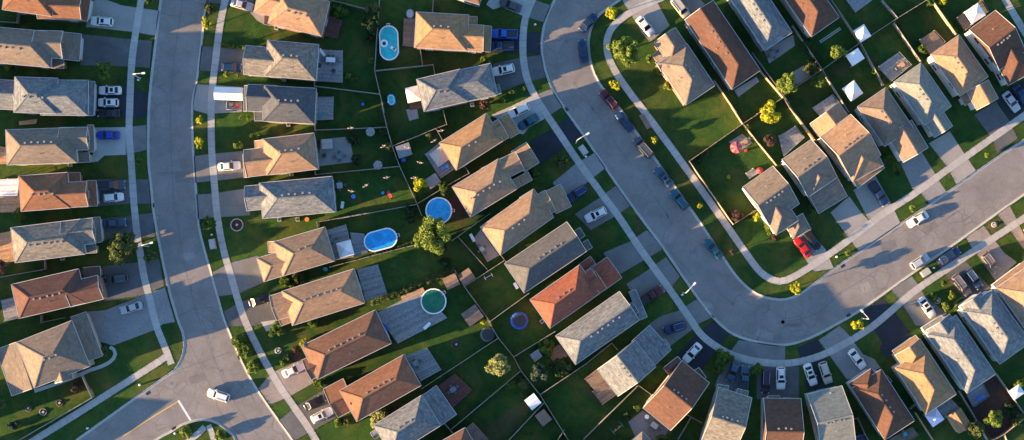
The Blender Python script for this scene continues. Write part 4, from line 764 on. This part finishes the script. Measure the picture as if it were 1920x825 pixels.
D('dark reddish deck behind the topmost orange-roofed house','e','deck_red',.6,915,110,1030,150,990,285,885,262); D('grey deck carrying the white patio table','e','deck_grey',.6,862,365,1032,372,1032,610,840,598)
D('grey deck behind the navy-roofed house','e','deck_grey',.5,842,712,965,712,960,880,835,885); D('upper grey deck beside the oval blue pool','g','deck_grey',.8,908,125,1055,80,1115,320,978,345); D('lower grey deck touching the oval blue pool','g','deck_grey',.5,1085,140,1190,150,1215,290,1115,320,rail=False)
D('dark grey deck behind the long peach house','g','deck_grey',.5,1135,412,1290,375,1360,595,1200,645); D('large grey deck around the round green pool','k','deck_grey',.5,20,735,350,565,545,770,180,960,rail=False)
D('small tan deck strip above the large grey deck','k','deck_tan',.6,200,610,365,545,380,575,215,645,rail=False)
D('pale grey deck behind the red-brown house with two cars','l','deck_grey',.8,220,245,370,190,468,342,325,420); D('dark red deck with a table by the grey house','l','deck_red',.5,445,455,560,365,680,480,545,605)
D('dark timber balcony deck at the bottom edge','l','deck_brown',1.5,605,770,685,705,790,820,720,880); D('brown deck beside the turquoise oval pool','i','deck_brown',.6,225,135,305,135,298,345,215,338)
D('grey and tan deck behind the teal-car house','j','deck_grey',.4,380,350,480,270,600,460,495,530); D('two-level timber balcony of the blue and cream house','p','deck_brown',1.2,60,405,140,342,230,450,150,510); D('rear timber balcony below the two-level one','p','deck_brown',1.1,110,490,215,425,275,510,180,580)
D('brown deck with orange rails at top right','q','deck_brown',.9,955,235,1040,182,1105,250,1025,325); D('grey deck with benches behind the sage-grey house','q','deck_grey',.8,710,395,832,310,905,385,790,480); D('tan deck under the white tent at top right','q','deck_brown',.9,1175,105,1320,0,1360,70,1225,180)
D('grey deck crowded with furniture by the peach house','q','deck_grey',.7,325,635,440,560,480,610,370,685); D('weathered grey deck by the grey-tan house','r','deck_grey',.6,0,215,120,145,185,230,35,365); D('grey deck cut off by the top edge','q','deck_grey',.5,510,-20,640,-30,680,0,580,75,rail=False)
D('grey deck in shade by the lavender canopy','t','deck_grey',.3,1090,605,1185,540,1245,605,1150,675,rail=False); D('dark blue-grey deck of the pale blue house','t','slate',.6,1290,510,1400,440,1440,520,1335,595); D('small deck with teal chairs at the bottom edge','t','deck_brown',.6,760,820,915,735,955,790,800,880)
D('grey pergola deck by the tan and blue-grey house','l','deck_brown',.4,1195,215,1280,165,1340,250,1235,290,rail=False); D('wooden steps on the verge crossing the pavement','n','deck_brown',.12,463,65,497,48,557,150,523,168,rail=False,name='walkway_boards')
D('small grey deck behind the tan and purple house','n','deck_grey',.6,1250,490,1300,455,1340,490,1275,530)
D('pale deck by the left-edge blue-grey house','b','deck_tan',.3,140,108,275,90,265,125,140,135,rail=False)
for i, (t, mat, *xy) in enumerate((('f','concrete',870,240,1080,220,1115,400,1090,410,850,440), ('q','concrete',40,300,212,205,222,270,70,375), ('m','concrete',1165,665,1330,565,1350,600,1195,715), ('n','concrete',1125,260,1225,200,1300,265,1200,330), ('k','concrete',735,190,790,120,925,310,840,360),
     ('j','paver_grey',240,20,320,10,335,85,265,105), ('g','concrete_light',430,800,560,780,600,825,470,870), ('e','concrete',345,85,455,100,455,180,400,150), ('i','deck_red',265,760,360,755,365,795,270,815), ('p','slate',360,700,460,620,640,750,590,830,420,830), ('q','concrete',195,435,275,385,315,450,235,500))):
    structure(slab_poly('patio', t, xy, mat, .06 + .001 * i))
# curved path round the corner house
pth = structure(ribbon(T('d',755,185,785,205,792,245,760,285,700,318,620,345,540,380,450,415,340,455,235,490), .75, .03, 'garden_path', 'concrete_light'))
def oval(L, Wd, k=20, p=1.0):
    s = max(0, L / 2 - Wd / 2); return [(math.copysign(s, math.cos(a)) * (1 if s else 0) + Wd / 2 * math.cos(a), Wd / 2 * math.sin(a)) for a in [2 * math.pi * (j + .5) / k for j in range(k)]]
def pool(desc, t, x, y, L, Wd, rz, water, h=1.2, k=20):
    p = at(t, x, y, h); root = thing('swimming_pool', (p.x, p.y, 0), R(rz)); o = oval(L, Wd, k); i_ = oval(L - .5, Wd - .5, k); n = len(o)
    b = MB(); b.prism(o, -.05, h - .06); b.build('wall', 'metal', root)
    b = MB(); b.faces([(*q, h - .055) for q in o] + [(*q, h) for q in o] + [(*q, h) for q in i_] + [(*q, h - .055) for q in i_], [f for j in range(n) for f in ((j, (j + 1) % n, n + (j + 1) % n, n + j), (n + j, n + (j + 1) % n, 2 * n + (j + 1) % n, 2 * n + j), (2 * n + j, 2 * n + (j + 1) % n, 3 * n + (j + 1) % n, 3 * n + j))]); b.build('rim', 'white', root)
    b = MB(); b.prism(i_, h - .058, h - .045); b.build('water', water, root)
    b = MB(); lx = L / 2
    for s in (-.28, .28): b.tube([(lx - .5, s, h - .1), (lx - .3, s, h + .5), (lx + .3, s, h + .5), (lx + .5, s, 0)], .03, 6)
    for z in (.3, .6, .9): b.bar((lx + .42, -.28, z), (lx + .42, .28, z), .1, .04)
    b.build('ladder', 'white', root); tag(root, desc, 'pool', full=True); return root
pool('turquoise oval above-ground pool with white floats','i',115,315,7.3,4.05,92,'water_teal'); pool('bright blue oval above-ground pool with white rim','g',1310,195,7.1,4.3,15,'water_blue'); pool('round blue above-ground pool by the tan house','j',482,765,5.6,5.6,0,'water_blue'); pool('round green-water pool set in a grey deck','k',443,648,5.4,5.4,40,'water_green')
def torus(mb, R0, r, z, k=20, m=8, mi=0):
    vs = [((R0 + r * math.cos(2 * math.pi * j / m)) * math.cos(2 * math.pi * i / k), (R0 + r * math.cos(2 * math.pi * j / m)) * math.sin(2 * math.pi * i / k), z + r * math.sin(2 * math.pi * j / m)) for i in range(k) for j in range(m)]
    mb.faces(vs, [(i * m + j, ((i + 1) % k) * m + j, ((i + 1) % k) * m + (j + 1) % m, i * m + (j + 1) % m) for i in range(k) for j in range(m)], mi)
def simple(name, desc, cat, t, x, y, z, parts, rz=0, hz=None, group=None):
    p = at(t, x, y, hz if hz is not None else z); root = thing(name, (p.x, p.y, z), R(rz))
    for nm, mat, fn in parts: b = MB(); fn(b); b.build(nm, mat, root, smooth=(nm in ('ring',)))
    tag(root, desc, cat, group, full=True); return root
simple('pool_float','round white ring float on the turquoise pool','float','i',80,320,1.16,[('ring','white',lambda b: torus(b,.62,.2,.12)),('seat','dark',lambda b: b.cyl((0,0),.3,.0,.06,12))])
simple('pool_float','small white lounge float on the turquoise pool','float','i',148,358,1.16,[('mattress','white',lambda b: b.box((-.65,-.3,0),(.65,.3,.15))),('pillow','grey_fab',lambda b: b.box((-.1,-.22,.15),(.4,.22,.22)))],-35)
simple('paddling_pool','rectangular blue inflatable paddling pool on the lawn','paddling pool','i',132,735,.0,[('ring','royal_ring',lambda b: b.prism(oval(2.4,1.75,16),-.05,.4)),('rim','white',lambda b: b.prism(oval(2.0,1.35,16),.4,.44)),('water','water_teal',lambda b: b.prism(oval(1.75,1.1,16),.44,.45))],100,.3) if plain('royal_ring',(.03,.25,.6),.4) else None
def trampoline(desc, t, x, y, r, pad):
    simple('trampoline', desc, 'trampoline', t, x, y, 0, [('ring', pad, lambda b: b.prism(oval(2 * r, 2 * r, 24), .82, .86)), ('mat', 'dark', lambda b: b.prism(oval(1.56 * r, 1.56 * r, 24), .86, .875))] + [('leg', 'metal', lambda b, a=a: b.tube([(r * .9 * math.cos(a), r * .9 * math.sin(a), -.03), (r * .9 * math.cos(a), r * .9 * math.sin(a), .83)], .04)) for a in (.4, 1.97, 3.54, 5.1)]
        + [('net_pole', pad, lambda b, a=a: b.tube([(r * math.cos(a), r * math.sin(a), .8), (r * math.cos(a), r * math.sin(a), 2.5)], .035)) for a in [k * math.pi / 3 for k in range(6)]], 0, .85)
trampoline('round trampoline with bright blue padding','k',1075,790,1.85,'blue'); trampoline('round dark trampoline by the back fence','l',785,100,1.5,'grey_fab'); trampoline('dark blue trampoline cut off by the bottom edge','t',570,835,1.5,'blue')
def canopy(desc, t, x, y, a, bb, rz, mat, h=2.3, rise=.9, flat=False, name='gazebo'):
    def roof(b):
        e = [(-a / 2, -bb / 2, h), (a / 2, -bb / 2, h), (a / 2, bb / 2, h), (-a / 2, bb / 2, h)]; d = [(p[0], p[1], h - .22) for p in e]
        if flat: b.faces(e + [(-a / 2, 0, h + rise), (a / 2, 0, h + rise)] + d, [(0, 1, 5, 4), (2, 3, 4, 5), (1, 2, 5), (3, 0, 4), (6, 7, 1, 0), (7, 8, 2, 1), (8, 9, 3, 2), (9, 6, 0, 3)])
        else: b.faces(e + [(0, 0, h + rise)] + d, [(0, 1, 4), (1, 2, 4), (2, 3, 4), (3, 0, 4), (5, 6, 1, 0), (6, 7, 2, 1), (7, 8, 3, 2), (8, 5, 0, 3)])
    simple(name, desc, 'tent' if name != 'gazebo' else 'gazebo', t, x, y, 0, [('canopy', mat, roof)] + [('post', 'metal', lambda b, q=q: b.box((q[0] * (a / 2 - .1) - .05, q[1] * (bb / 2 - .1) - .05, -.02), (q[0] * (a / 2 - .1) + .05, q[1] * (bb / 2 - .1) + .05, h))) for q in ((-1, -1), (1, -1), (1, 1), (-1, 1))], rz, h + .3)
canopy('white pitched carport tent on a driveway','e',188,688,5.9,2.7,-2,'tent',2.2,.7,True,'carport_tent'); canopy('pale pink peaked gazebo behind the grey house','i',295,692,3.0,3.2,12,'tent_pink'); canopy('white square gazebo on the oval pool deck','g',1048,262,3.1,3.2,15,'tent'); canopy('small white peaked gazebo nearest the top fence corner','q',622,195,2.6,2.9,32,'tent')
canopy('white flat-peaked canopy in the fence corner','q',580,335,3.0,2.6,33,'tent',2.2,.4); canopy('white peaked gazebo behind the brown and orange house','q',565,535,3.0,3.3,35,'tent'); canopy('white peaked tent on the top right deck','q',1288,78,3.4,3.0,33,'tent'); canopy('lavender canopy tent behind the orange house','t',1075,670,2.9,3.0,35,'tent_lav'); canopy('grey fabric gazebo behind the teal-car house','j',492,362,3.3,3.3,35,'stone',2.2,.6)
canopy('white tarp shelter at the right edge','t',1640,497,2.6,2.2,35,'tent',1.9,.3)
def shed(desc, t, x, y, a, bb, rz, mat, h=1.9, rise=.7, wallm='fence_tan'):
    def roof(b):
        e = [(-a / 2, -bb / 2, h), (a / 2, -bb / 2, h), (a / 2, bb / 2, h), (-a / 2, bb / 2, h)]; b.faces(e + [(-a / 2, 0, h + rise), (a / 2, 0, h + rise)], [(0, 1, 5, 4), (2, 3, 4, 5), (1, 2, 5), (3, 0, 4), (3, 2, 1, 0)])
    p = at(t, x, y, h + rise / 2); root = thing('shed', (p.x, p.y, 0), R(rz)); b = MB(); roof(b); b.build('roof', mat, root, uv=True)
    b = MB(); b.box((-a / 2 + .15, -bb / 2 + .15, -.05), (a / 2 - .15, bb / 2 - .15, h - .01)); b.build('wall', wallm, root); b = MB(); b.box((-a / 2 + .10, -.5, 0), (-a / 2 + .18, .5, 1.75)); b.build('door', 'fence_grey', root); tag(root, desc, 'shed', full=True)
shed('brown-roofed garden shed left of a matching pair','k',573,502,2.9,2.6,25,'shingle_tan'); shed('brown-roofed garden shed right of a matching pair','k',685,467,2.9,2.6,35,'shingle_taupe'); shed('brown shed beside the dark trampoline garden','k',730,752,3.6,3.2,35,'shingle_taupe',2.0,.5); shed('white-roofed garden shed by the back fence','l',1097,562,2.5,2.6,38,'white',1.9,.3); shed('grey shed below the white-roofed shed','l',1170,672,2.4,2.8,38,'deck_brown',1.9,.4)
shed('dark grey flat-roofed shed in the fence corner','j',225,322,2.9,2.6,18,'slate',2.0,.15); shed('small pavilion with pale brown roof by the yellow tree','j',438,547,2.7,2.3,33,'paver_pink',2.0,.3); shed('brown and orange roofed garage shed behind the lavender canopy','t',1247,693,4.4,3.3,-57,'shingle_orange',2.2,.8)
shed('small dark green shed at the yard fence','l',1120,245,2.0,1.8,35,'slate',1.8,.3)
def umbrella(desc, t, x, y, r, m1, m2, h=2.3):
    p = at(t, x, y, h); root = thing('parasol', (p.x, p.y, 0)); k = 12
    for j in range(k):
        a0, a1 = 2 * math.pi * j / k, 2 * math.pi * (j + 1) / k; b = MB(); b.faces([(0, 0, h + .45), (r * math.cos(a0), r * math.sin(a0), h), (r * math.cos(a1), r * math.sin(a1), h), (0, 0, h + .42)], [(0, 1, 2), (3, 2, 1)]); b.build('panel', (m1, m2)[j % 2], root)
    b = MB(); b.tube([(0, 0, -.02), (0, 0, h + .55)], .03, 6); b.build('pole', 'metal', root); b = MB(); b.cyl((0, 0), .3, -.02, .1, 12); b.build('base', 'dark', root); tag(root, desc, 'parasol', full=True)
umbrella('large red and pink striped parasol on the lawn patio','n',1180,300,1.25,'red','pink'); umbrella('small red parasol behind the tan and purple house','n',1352,470,.7,'red','red'); umbrella('folded-looking grey-blue parasol upper of the fence pair','f',1235,185,.95,'slate','deck_grey',1.8); umbrella('grey-blue parasol lower of the fence pair','f',1290,430,.95,'slate','deck_grey',1.8)
def table(desc, t, x, y, rz, a, bb, chairs, top='white', z=0):
    p = at(t, x, y, z + .7); root = thing('patio_table', (p.x, p.y, z), R(rz)); b = MB(); b.box((-a / 2, -bb / 2, .68), (a / 2, bb / 2, .74)); b.build('tabletop', top, root)
    for sx in (-1, 1):
        for sy in (-1, 1): b = MB(); b.box((sx * (a / 2 - .1) - .03, sy * (bb / 2 - .1) - .03, 0), (sx * (a / 2 - .1) + .03, sy * (bb / 2 - .1) + .03, .68)); b.build('leg', 'metal', root)
    tag(root, desc, 'table', full=True)
    for (cx, cy, cr) in chairs:
        q = Vector((cx, cy, 0)); q.rotate(Matrix.Rotation(R(rz), 3, 'Z')); chair(desc, Vector((p.x + q.x, p.y + q.y, z)), rz + cr)
CH = None
def chair(near, loc, rz, seat='grey_fab'):
    root = thing('patio_chair', loc, R(rz)); b = MB(); b.box((-.26, -.26, .38), (.26, .26, .44)); b.build('seat', seat, root); b = MB(); b.box((-.28, -.26, .44), (-.22, .26, .95)); b.build('backrest', seat, root)
    for sx in (-.22, .22):
        for sy in (-.22, .22): b = MB(); b.box((sx - .02, sy - .02, 0), (sx + .02, sy + .02, .38)); b.build('leg', 'metal', root)
    tag(root, 'patio chair near the ', 'chair', 'patio chairs around the garden tables')
ring4 = [(0, .8, -90), (0, -.8, 90), (1.1, 0, 180), (-1.1, 0, 0)]; ring6 = [(-.5, .75, -90), (.5, .75, -90), (-.5, -.75, 90), (.5, -.75, 90), (1.35, 0, 180), (-1.35, 0, 0)]
table('long white patio table on the grey deck','e',942,440,-3,1.9,1.0,ring6,'white',.6); table('dark round-cornered table set on the concrete patio','f',1005,365,5,1.0,1.0,ring4,'slate',.06); table('glass table in front of the long grey house end','f',1008,580,5,1.2,1.2,ring4,'metal'); table('glass table on the dark red deck','l',548,478,35,1.3,1.0,ring4,'slate',.5); table('grey table on the dark stone patio at bottom','p',540,725,-35,1.5,1.1,ring6,'metal',.065)
table('dark table set on the beige patio','q',92,318,30,1.2,1.2,ring4,'slate',.065); table('pale table on the pale grey deck','l',290,300,30,1.1,1.1,ring4,'deck_grey',.8); table('wooden table beside the red parasol','n',1240,262,35,1.2,.8,ring4,'deck_tan',.065); table('grey table on the deck of the sage-grey house','q',850,385,35,1.4,.9,ring4,'deck_tan',.8); table('metal table on the shaded kitchen patio','k',800,262,-50,.9,.9,ring4,'metal',.06); table('small teal table on the bottom deck','t',870,785,30,.8,.8,ring4,'teal',.6); table('dark table on the pool deck edge','g',945,195,15,.8,.8,ring4,'slate',.8)
def lounger(desc, t, x, y, rz, mat, z=0, L=1.8):
    simple('lounger', desc, 'lounger', t, x, y, z, [('cushion', mat, lambda b: b.box((-L / 2, -.32, .3), (L / 2 - .6, .32, .38))), ('backrest', mat, lambda b: b.bar((L / 2 - .6, 0, .34), (L / 2, 0, .68), .64, .08))] + [('leg', 'metal', lambda b, q=q: b.box((q[0] * L * .4 - .03, q[1] * .27 - .03, 0), (q[0] * L * .4 + .03, q[1] * .27 + .03, .3))) for q in ((-1, -1), (1, -1), (1, 1), (-1, 1))], rz)
lounger('white lounger on the large grey pool deck','l',370,40,45,'white',.5); lounger('bright blue lounger on the teal-car house deck','j',525,448,20,'royal_ring',.4); lounger('bright blue lounger on the dark deck at right','t',1382,533,35,'blue',.6); lounger('white lounger at the concrete patio corner','k',730,180,-60,'white'); lounger('white bench against the charcoal house wall','k',1050,533,-60,'white',0,1.4)
lounger('pale lounger beside the patio table deck','e',882,388,-50,'white',.6); lounger('white bench by the long grey house','f',1030,725,80,'white',0,1.4)
simple('hot_tub','grey hot tub beside the turquoise pool deck','hot tub','i',270,100,0,[('shell','slate',lambda b: b.prism(oval(1.9,1.6,16),-.02,.9)),('cover','metal',lambda b: b.prism(oval(1.7,1.4,16),.9,.98))],90,.9)
simple('hot_tub','square hot tub with pale cover on the concrete patio','hot tub','f',917,275,.06,[('shell','slate',lambda b: b.box((-1.1,-1,-.02),(1.1,1,.85))),('cover','concrete_light',lambda b: (b.box((-1.12,-1.02,.85),(1.12,-.02,.95)),b.box((-1.12,.02,.85),(1.12,1.02,.95))))],4,.9)
simple('play_slide','red and yellow toy slide on the shady lawn','toy','f',1375,650,0,[('slide','red',lambda b: b.bar((-.9,0,.1),(.6,0,1.1),.55,.1)),('ladder','orange',lambda b: b.bar((.65,0,1.1),(.95,0,0),.5,.08)),('side_rail','pink',lambda b: b.bar((-.9,.3,.25),(.6,.3,1.25),.06,.2))],-60,.6)
simple('toy_box','small teal toy beside the red slide','toy','f',1328,636,0,[('tub','teal',lambda b: b.cyl((0,0),.3,-.02,.45,12)),('lid','royal_ring',lambda b: b.cyl((0,0),.32,.45,.5,12))])
simple('swing_set','timber swing frame on the bottom lawn','swing','p',285,745,0,[('beam','fence_tan',lambda b: b.bar((-1.2,0,2.0),(1.2,0,2.0),.1,.1))]+[('leg','teal',lambda b,s=s,q=q: b.bar((s*1.2,q*.9,0),(s*1.2,0,2.0),.09,.09)) for s in (-1,1) for q in (-1,1)]+[('seat','orange',lambda b,s=s: b.box((s-.2,-.12,.5),(s+.2,.12,.54))) for s in (-.5,.5)],40,1)
simple('weight_bench','white garden exercise frame on the open lawn','frame','k',848,465,0,[('rail','white',lambda b: b.bar((-1,0,.5),(1,0,.5),.08,.08)),('crossbar','white',lambda b: b.bar((-.8,-.4,.5),(-.8,.4,.5),.1,.1)),('crossbar','white',lambda b: b.bar((.8,-.4,.5),(.8,.4,.5),.1,.1)),('leg','white',lambda b: b.box((-.84,-.04,0),(-.76,.04,.5))),('leg','white',lambda b: b.box((.76,-.04,0),(.84,.04,.5)))],28)
simple('ladder','long white ladder lying on a back lawn','ladder','q',430,208,0,[('rail','white',lambda b: b.bar((-2.6,-.22,.06),(2.6,-.22,.06),.07,.09)),('rail','white',lambda b: b.bar((-2.6,.22,.06),(2.6,.22,.06),.07,.09))]+[('rung','white',lambda b,k=k: b.bar((k*.35-2.45,-.2,.06),(k*.35-2.45,.2,.06),.05,.05)) for k in range(15)],34)
simple('utility_trailer','flat utility trailer with clutter below the carport tent','trailer','e',235,780,.02,[('bed','fence_tan',lambda b: b.box((-1.6,-.8,.45),(1.6,.8,.55))),('side_board','white',lambda b: b.box((-1.66,-.85,.45),(-1.6,.85,1.0))),('side_board','white',lambda b: b.box((-1.6,-.86,.45),(1.6,-.81,.8))),('box','red',lambda b: b.box((.2,-.4,.55),(.9,.3,.95))),('box','grey_fab',lambda b: b.box((-1.1,-.2,.55),(-.3,.5,.9))),('wheel','tyre',lambda b: b.box((-.3,-1.0,0),(.3,-.87,.6))),('wheel','tyre',lambda b: b.box((-.3,.82,0),(.3,1.0,.6)))],-3,.5)
def ring_bed(desc, t, x, y, r, mat='stone'):
    simple('ringed_flower_bed', desc, 'flower bed', t, x, y, 0, [('ring', mat, lambda b: torus(b, r, .12, .05, 18, 6)), ('soil', 'mulch', lambda b: b.cyl((0, 0), r, -.02, .05, 18)), ('rock', 'stone', lambda b: b.prism([(-.3, -.1), (.1, -.3), (.35, .1), (0, .3)], 0, .35))])
ring_bed('stone-ringed bed on the long grey house front lawn','g',252,85,1.25,'stone'); ring_bed('brick fire ring on the brown house front lawn','h',520,210,.6); ring_bed('round bed on the red-brown house back lawn','l',570,167,1.0,'leaf_olive'); ring_bed('ringed tree pit on the bottom left lawn, right one','d',410,570,.65,'bare_soil'); ring_bed('ringed tree pit on the bottom left lawn, middle one','d',298,632,.7,'slate'); ring_bed('ringed tree pit on the bottom left lawn, left one','d',195,605,.65,'bare_soil'); ring_bed('stone-edged bed in the verge at right','s',1587,83,.5); ring_bed('stone ring in the white sedan garden','s',1168,642,.6)
def unit(name, desc, cat, t, x, y, rz, a, bb, h, m1, m2, z=0):
    simple(name, desc, cat, t, x, y, z, [('base', 'stone', lambda b: b.box((-a / 2 - .12, -bb / 2 - .12, -.03), (a / 2 + .12, bb / 2 + .12, .1))), ('cabinet', m1, lambda b: b.box((-a / 2, -bb / 2, .1), (a / 2, bb / 2, h))), ('lid', m2, lambda b: b.box((-a / 2 - .04, -bb / 2 - .04, h), (a / 2 + .04, bb / 2 + .04, h + .06)))], rz, h)
unit('transformer_box','pale utility box on the verge by the left road','utility box','g',68,225,-80,1.9,1.05,1.1,'metal','concrete_light'); unit('transformer_box','pale utility box under the lamp on the crescent','utility box','n',55,317,-55,1.9,1.1,1.1,'metal','concrete_light'); unit('transformer_box','pale utility box on the right street verge','utility box','s',1088,436,33,1.7,1.1,1.1,'metal','concrete_light')
for t, x, y, rz in (('f',632,132,0), ('f',655,497,5), ('e',600,585,-3), ('i',728,772,10), ('e',545,205,-12), ('g',565,45,5), ('g',700,45,5), ('l',1160,10,35), ('b',518,428,0), ('c',462,332,8)):
    p = at(t, x, y, .4); root = thing('air_conditioner', (p.x, p.y, 0), R(rz)); b = MB(); b.box((-.4, -.4, -.02), (.4, .4, .75)); b.build('casing', 'metal', root); b = MB(); b.cyl((0, 0), .3, .75, .78, 14); b.build('fan_grille', 'dark', root); tag(root, 'air conditioner beside the ', 'air conditioner', 'air conditioners along house walls')
for t, x, y, mat, d in (('g',768,45,'orange','orange bin'), ('f',1110,662,'royal_ring','pale blue bin'), ('e',1180,768,'blue','blue ball tub'), ('j',222,392,'blue','blue round tub'), ('f',895,360,'dark','black barbecue cover'), ('e',965,525,'dark','black fire pit'), ('e',862,485,'dark','black round grill'), ('l',90,55,'blue','blue deck box'), ('n',1250,322,'red','red side stool'), ('g',905,412,'teal','teal tarp-covered tub'), ('f',870,70,'teal','teal covered grill'), ('p',487,665,'white','white planter box')):
    p = at(t, x, y, .5); zz = .6 if d.startswith('black') and t == 'e' else (.06 if d == 'black barbecue cover' else 0); root = thing('garden_tub', (p.x, p.y, zz)); r = .3 if 'ball' in d or 'stool' in d else .45; b = MB(); b.cyl((0, 0), r * .85, -.02, .55, 12, 0, r); b.build('tub', mat, root); b = MB(); b.cyl((0, 0), r * 1.06, .55, .62, 12); b.build('lid', mat, root); tag(root, d + ' near the ', 'tub', 'tubs and bins in gardens')
# ------------------------------------------------------------------ street lamps, hydrants, birds
def lamp(desc, base, top, head):
    Bp = W(base); h = 6.4; root = thing('street_lamp', Bp); hd = W(head, h + .4) - Bp; hd.z = 0; b = MB()
    b.tube([(0, 0, -.05), (0, 0, h * .5), (0, 0, h)], [.13, .11, .085], 8); b.build('pole', 'lamp_metal', root)
    b = MB(); b.tube([(0, 0, h - .1), tuple(hd * .3 + Vector((0, 0, h + .3))), tuple(hd * .85 + Vector((0, 0, h + .45)))], [.09, .08, .07], 8); b.build('arm', 'lamp_metal', root)
    b = MB(); u = hd.normalized(); b.bar(hd * .8 + Vector((0, 0, h + .42)), hd + u * .2 + Vector((0, 0, h + .42)), .36, .16); b.build('lamp_head', 'white', root)
    b = MB(); b.cyl((0, 0), .2, -.03, .25, 10); b.build('base', 'metal', root); tag(root, desc, 'street lamp', 'street lamps along the roads', full=True)
lamp('street lamp on the verge upper left of the left road',(263,147),(250,137),(270,137)); lamp('street lamp by the big wispy tree on the left road',(278.5,462),(266,460),(285,455)); lamp('street lamp above the yellow tree on the lower bend',(1616,597),(1627,599),(1615,582)); lamp('street lamp arching over the lower crescent bend',(1280,549),(1286,548),(1303,531)); lamp('street lamp beside the black driveway on the crescent',(1080,268),(1083,265),(1103,250))
for t, x, y in (('a',1018,588), ('d',960,447), ('d',600,745), ('d',1203,780), ('g',66,157), ('o',783,600), ('n',73,367), ('i',1192,180), ('c',1558,157), ('s',428,320), ('s',1143,402)):
    p = at(t, x, y, .5); root = thing('marker_post', (p.x, p.y, 0)); b = MB(); b.cyl((0, 0), .17, -.03, .6, 10); b.build('barrel', 'white', root); b = MB(); b.cyl((0, 0), .22, .6, .78, 10, 0, .1); b.build('cap', 'white', root); b = MB(); b.bar((-.27, 0, .45), (.27, 0, .45), .14, .14); b.build('outlet', 'white', root); tag(root, 'white marker post near the ', 'marker post', 'white marker posts on the verges')
for i, (t, x, y) in enumerate((('f',1090,155), ('f',1330,290), ('f',1507,300), ('f',1355,520), ('f',1200,580), ('f',1095,620), ('j',500,175), ('j',445,250), ('j',345,410), ('j',300,522))):
    p = at(t, x, y, 14 + (i % 3)); root = thing('gull', p, R(-80 + 25 * math.sin(i * 2.1))); b = MB(); b.tube([(-.28, 0, 0), (-.1, 0, .02), (.15, 0, .03), (.3, 0, .02)], [.03, .08, .09, .03], 7); b.build('body', 'gull', root, True)
    for s in (-1, 1): b = MB(); b.faces([(.14, s * .05, .05), (-.1, s * .05, .05), (-.02, s * .35, .16), (.2, s * .33, .16), (-.08, s * .72, .1), (.02, s * .7, .1)], [(0, 1, 2, 3), (3, 2, 4, 5)]); b.build('wing', 'gull', root)
    tag(root, 'pale gull flying near the ', 'bird', 'gulls flying over the gardens')
# ------------------------------------------------------------------ labels: add the nearest house, then tell the rest apart by order
used = {}
for rec in ALL:
    o, lab, pos, full = rec
    if not full: lab = lab.rstrip() + ' ' + min(HOUSES, key=lambda h: (h[0][0] - pos[0]) ** 2 + (h[0][1] - pos[1]) ** 2)[1]
    if len(lab.split()) > 13:
        for a_ in (' the ', ' of ', ' and '):
            if len(lab.split()) > 13: lab = lab.replace(a_, ' ')
    rec[1] = lab; used.setdefault(lab, []).append(rec)
ORD = ['first', 'second', 'third', 'fourth', 'fifth', 'sixth', 'seventh', 'eighth']
for lab, rs in used.items():
    rs.sort(key=lambda r: r[2][0])
    for k, r in enumerate(rs): r[0]['label'] = lab if len(rs) == 1 else lab + (', ' + (('left', 'right')[k] + ' one' if len(rs) == 2 else ORD[min(k, 7)] + ' from left'))
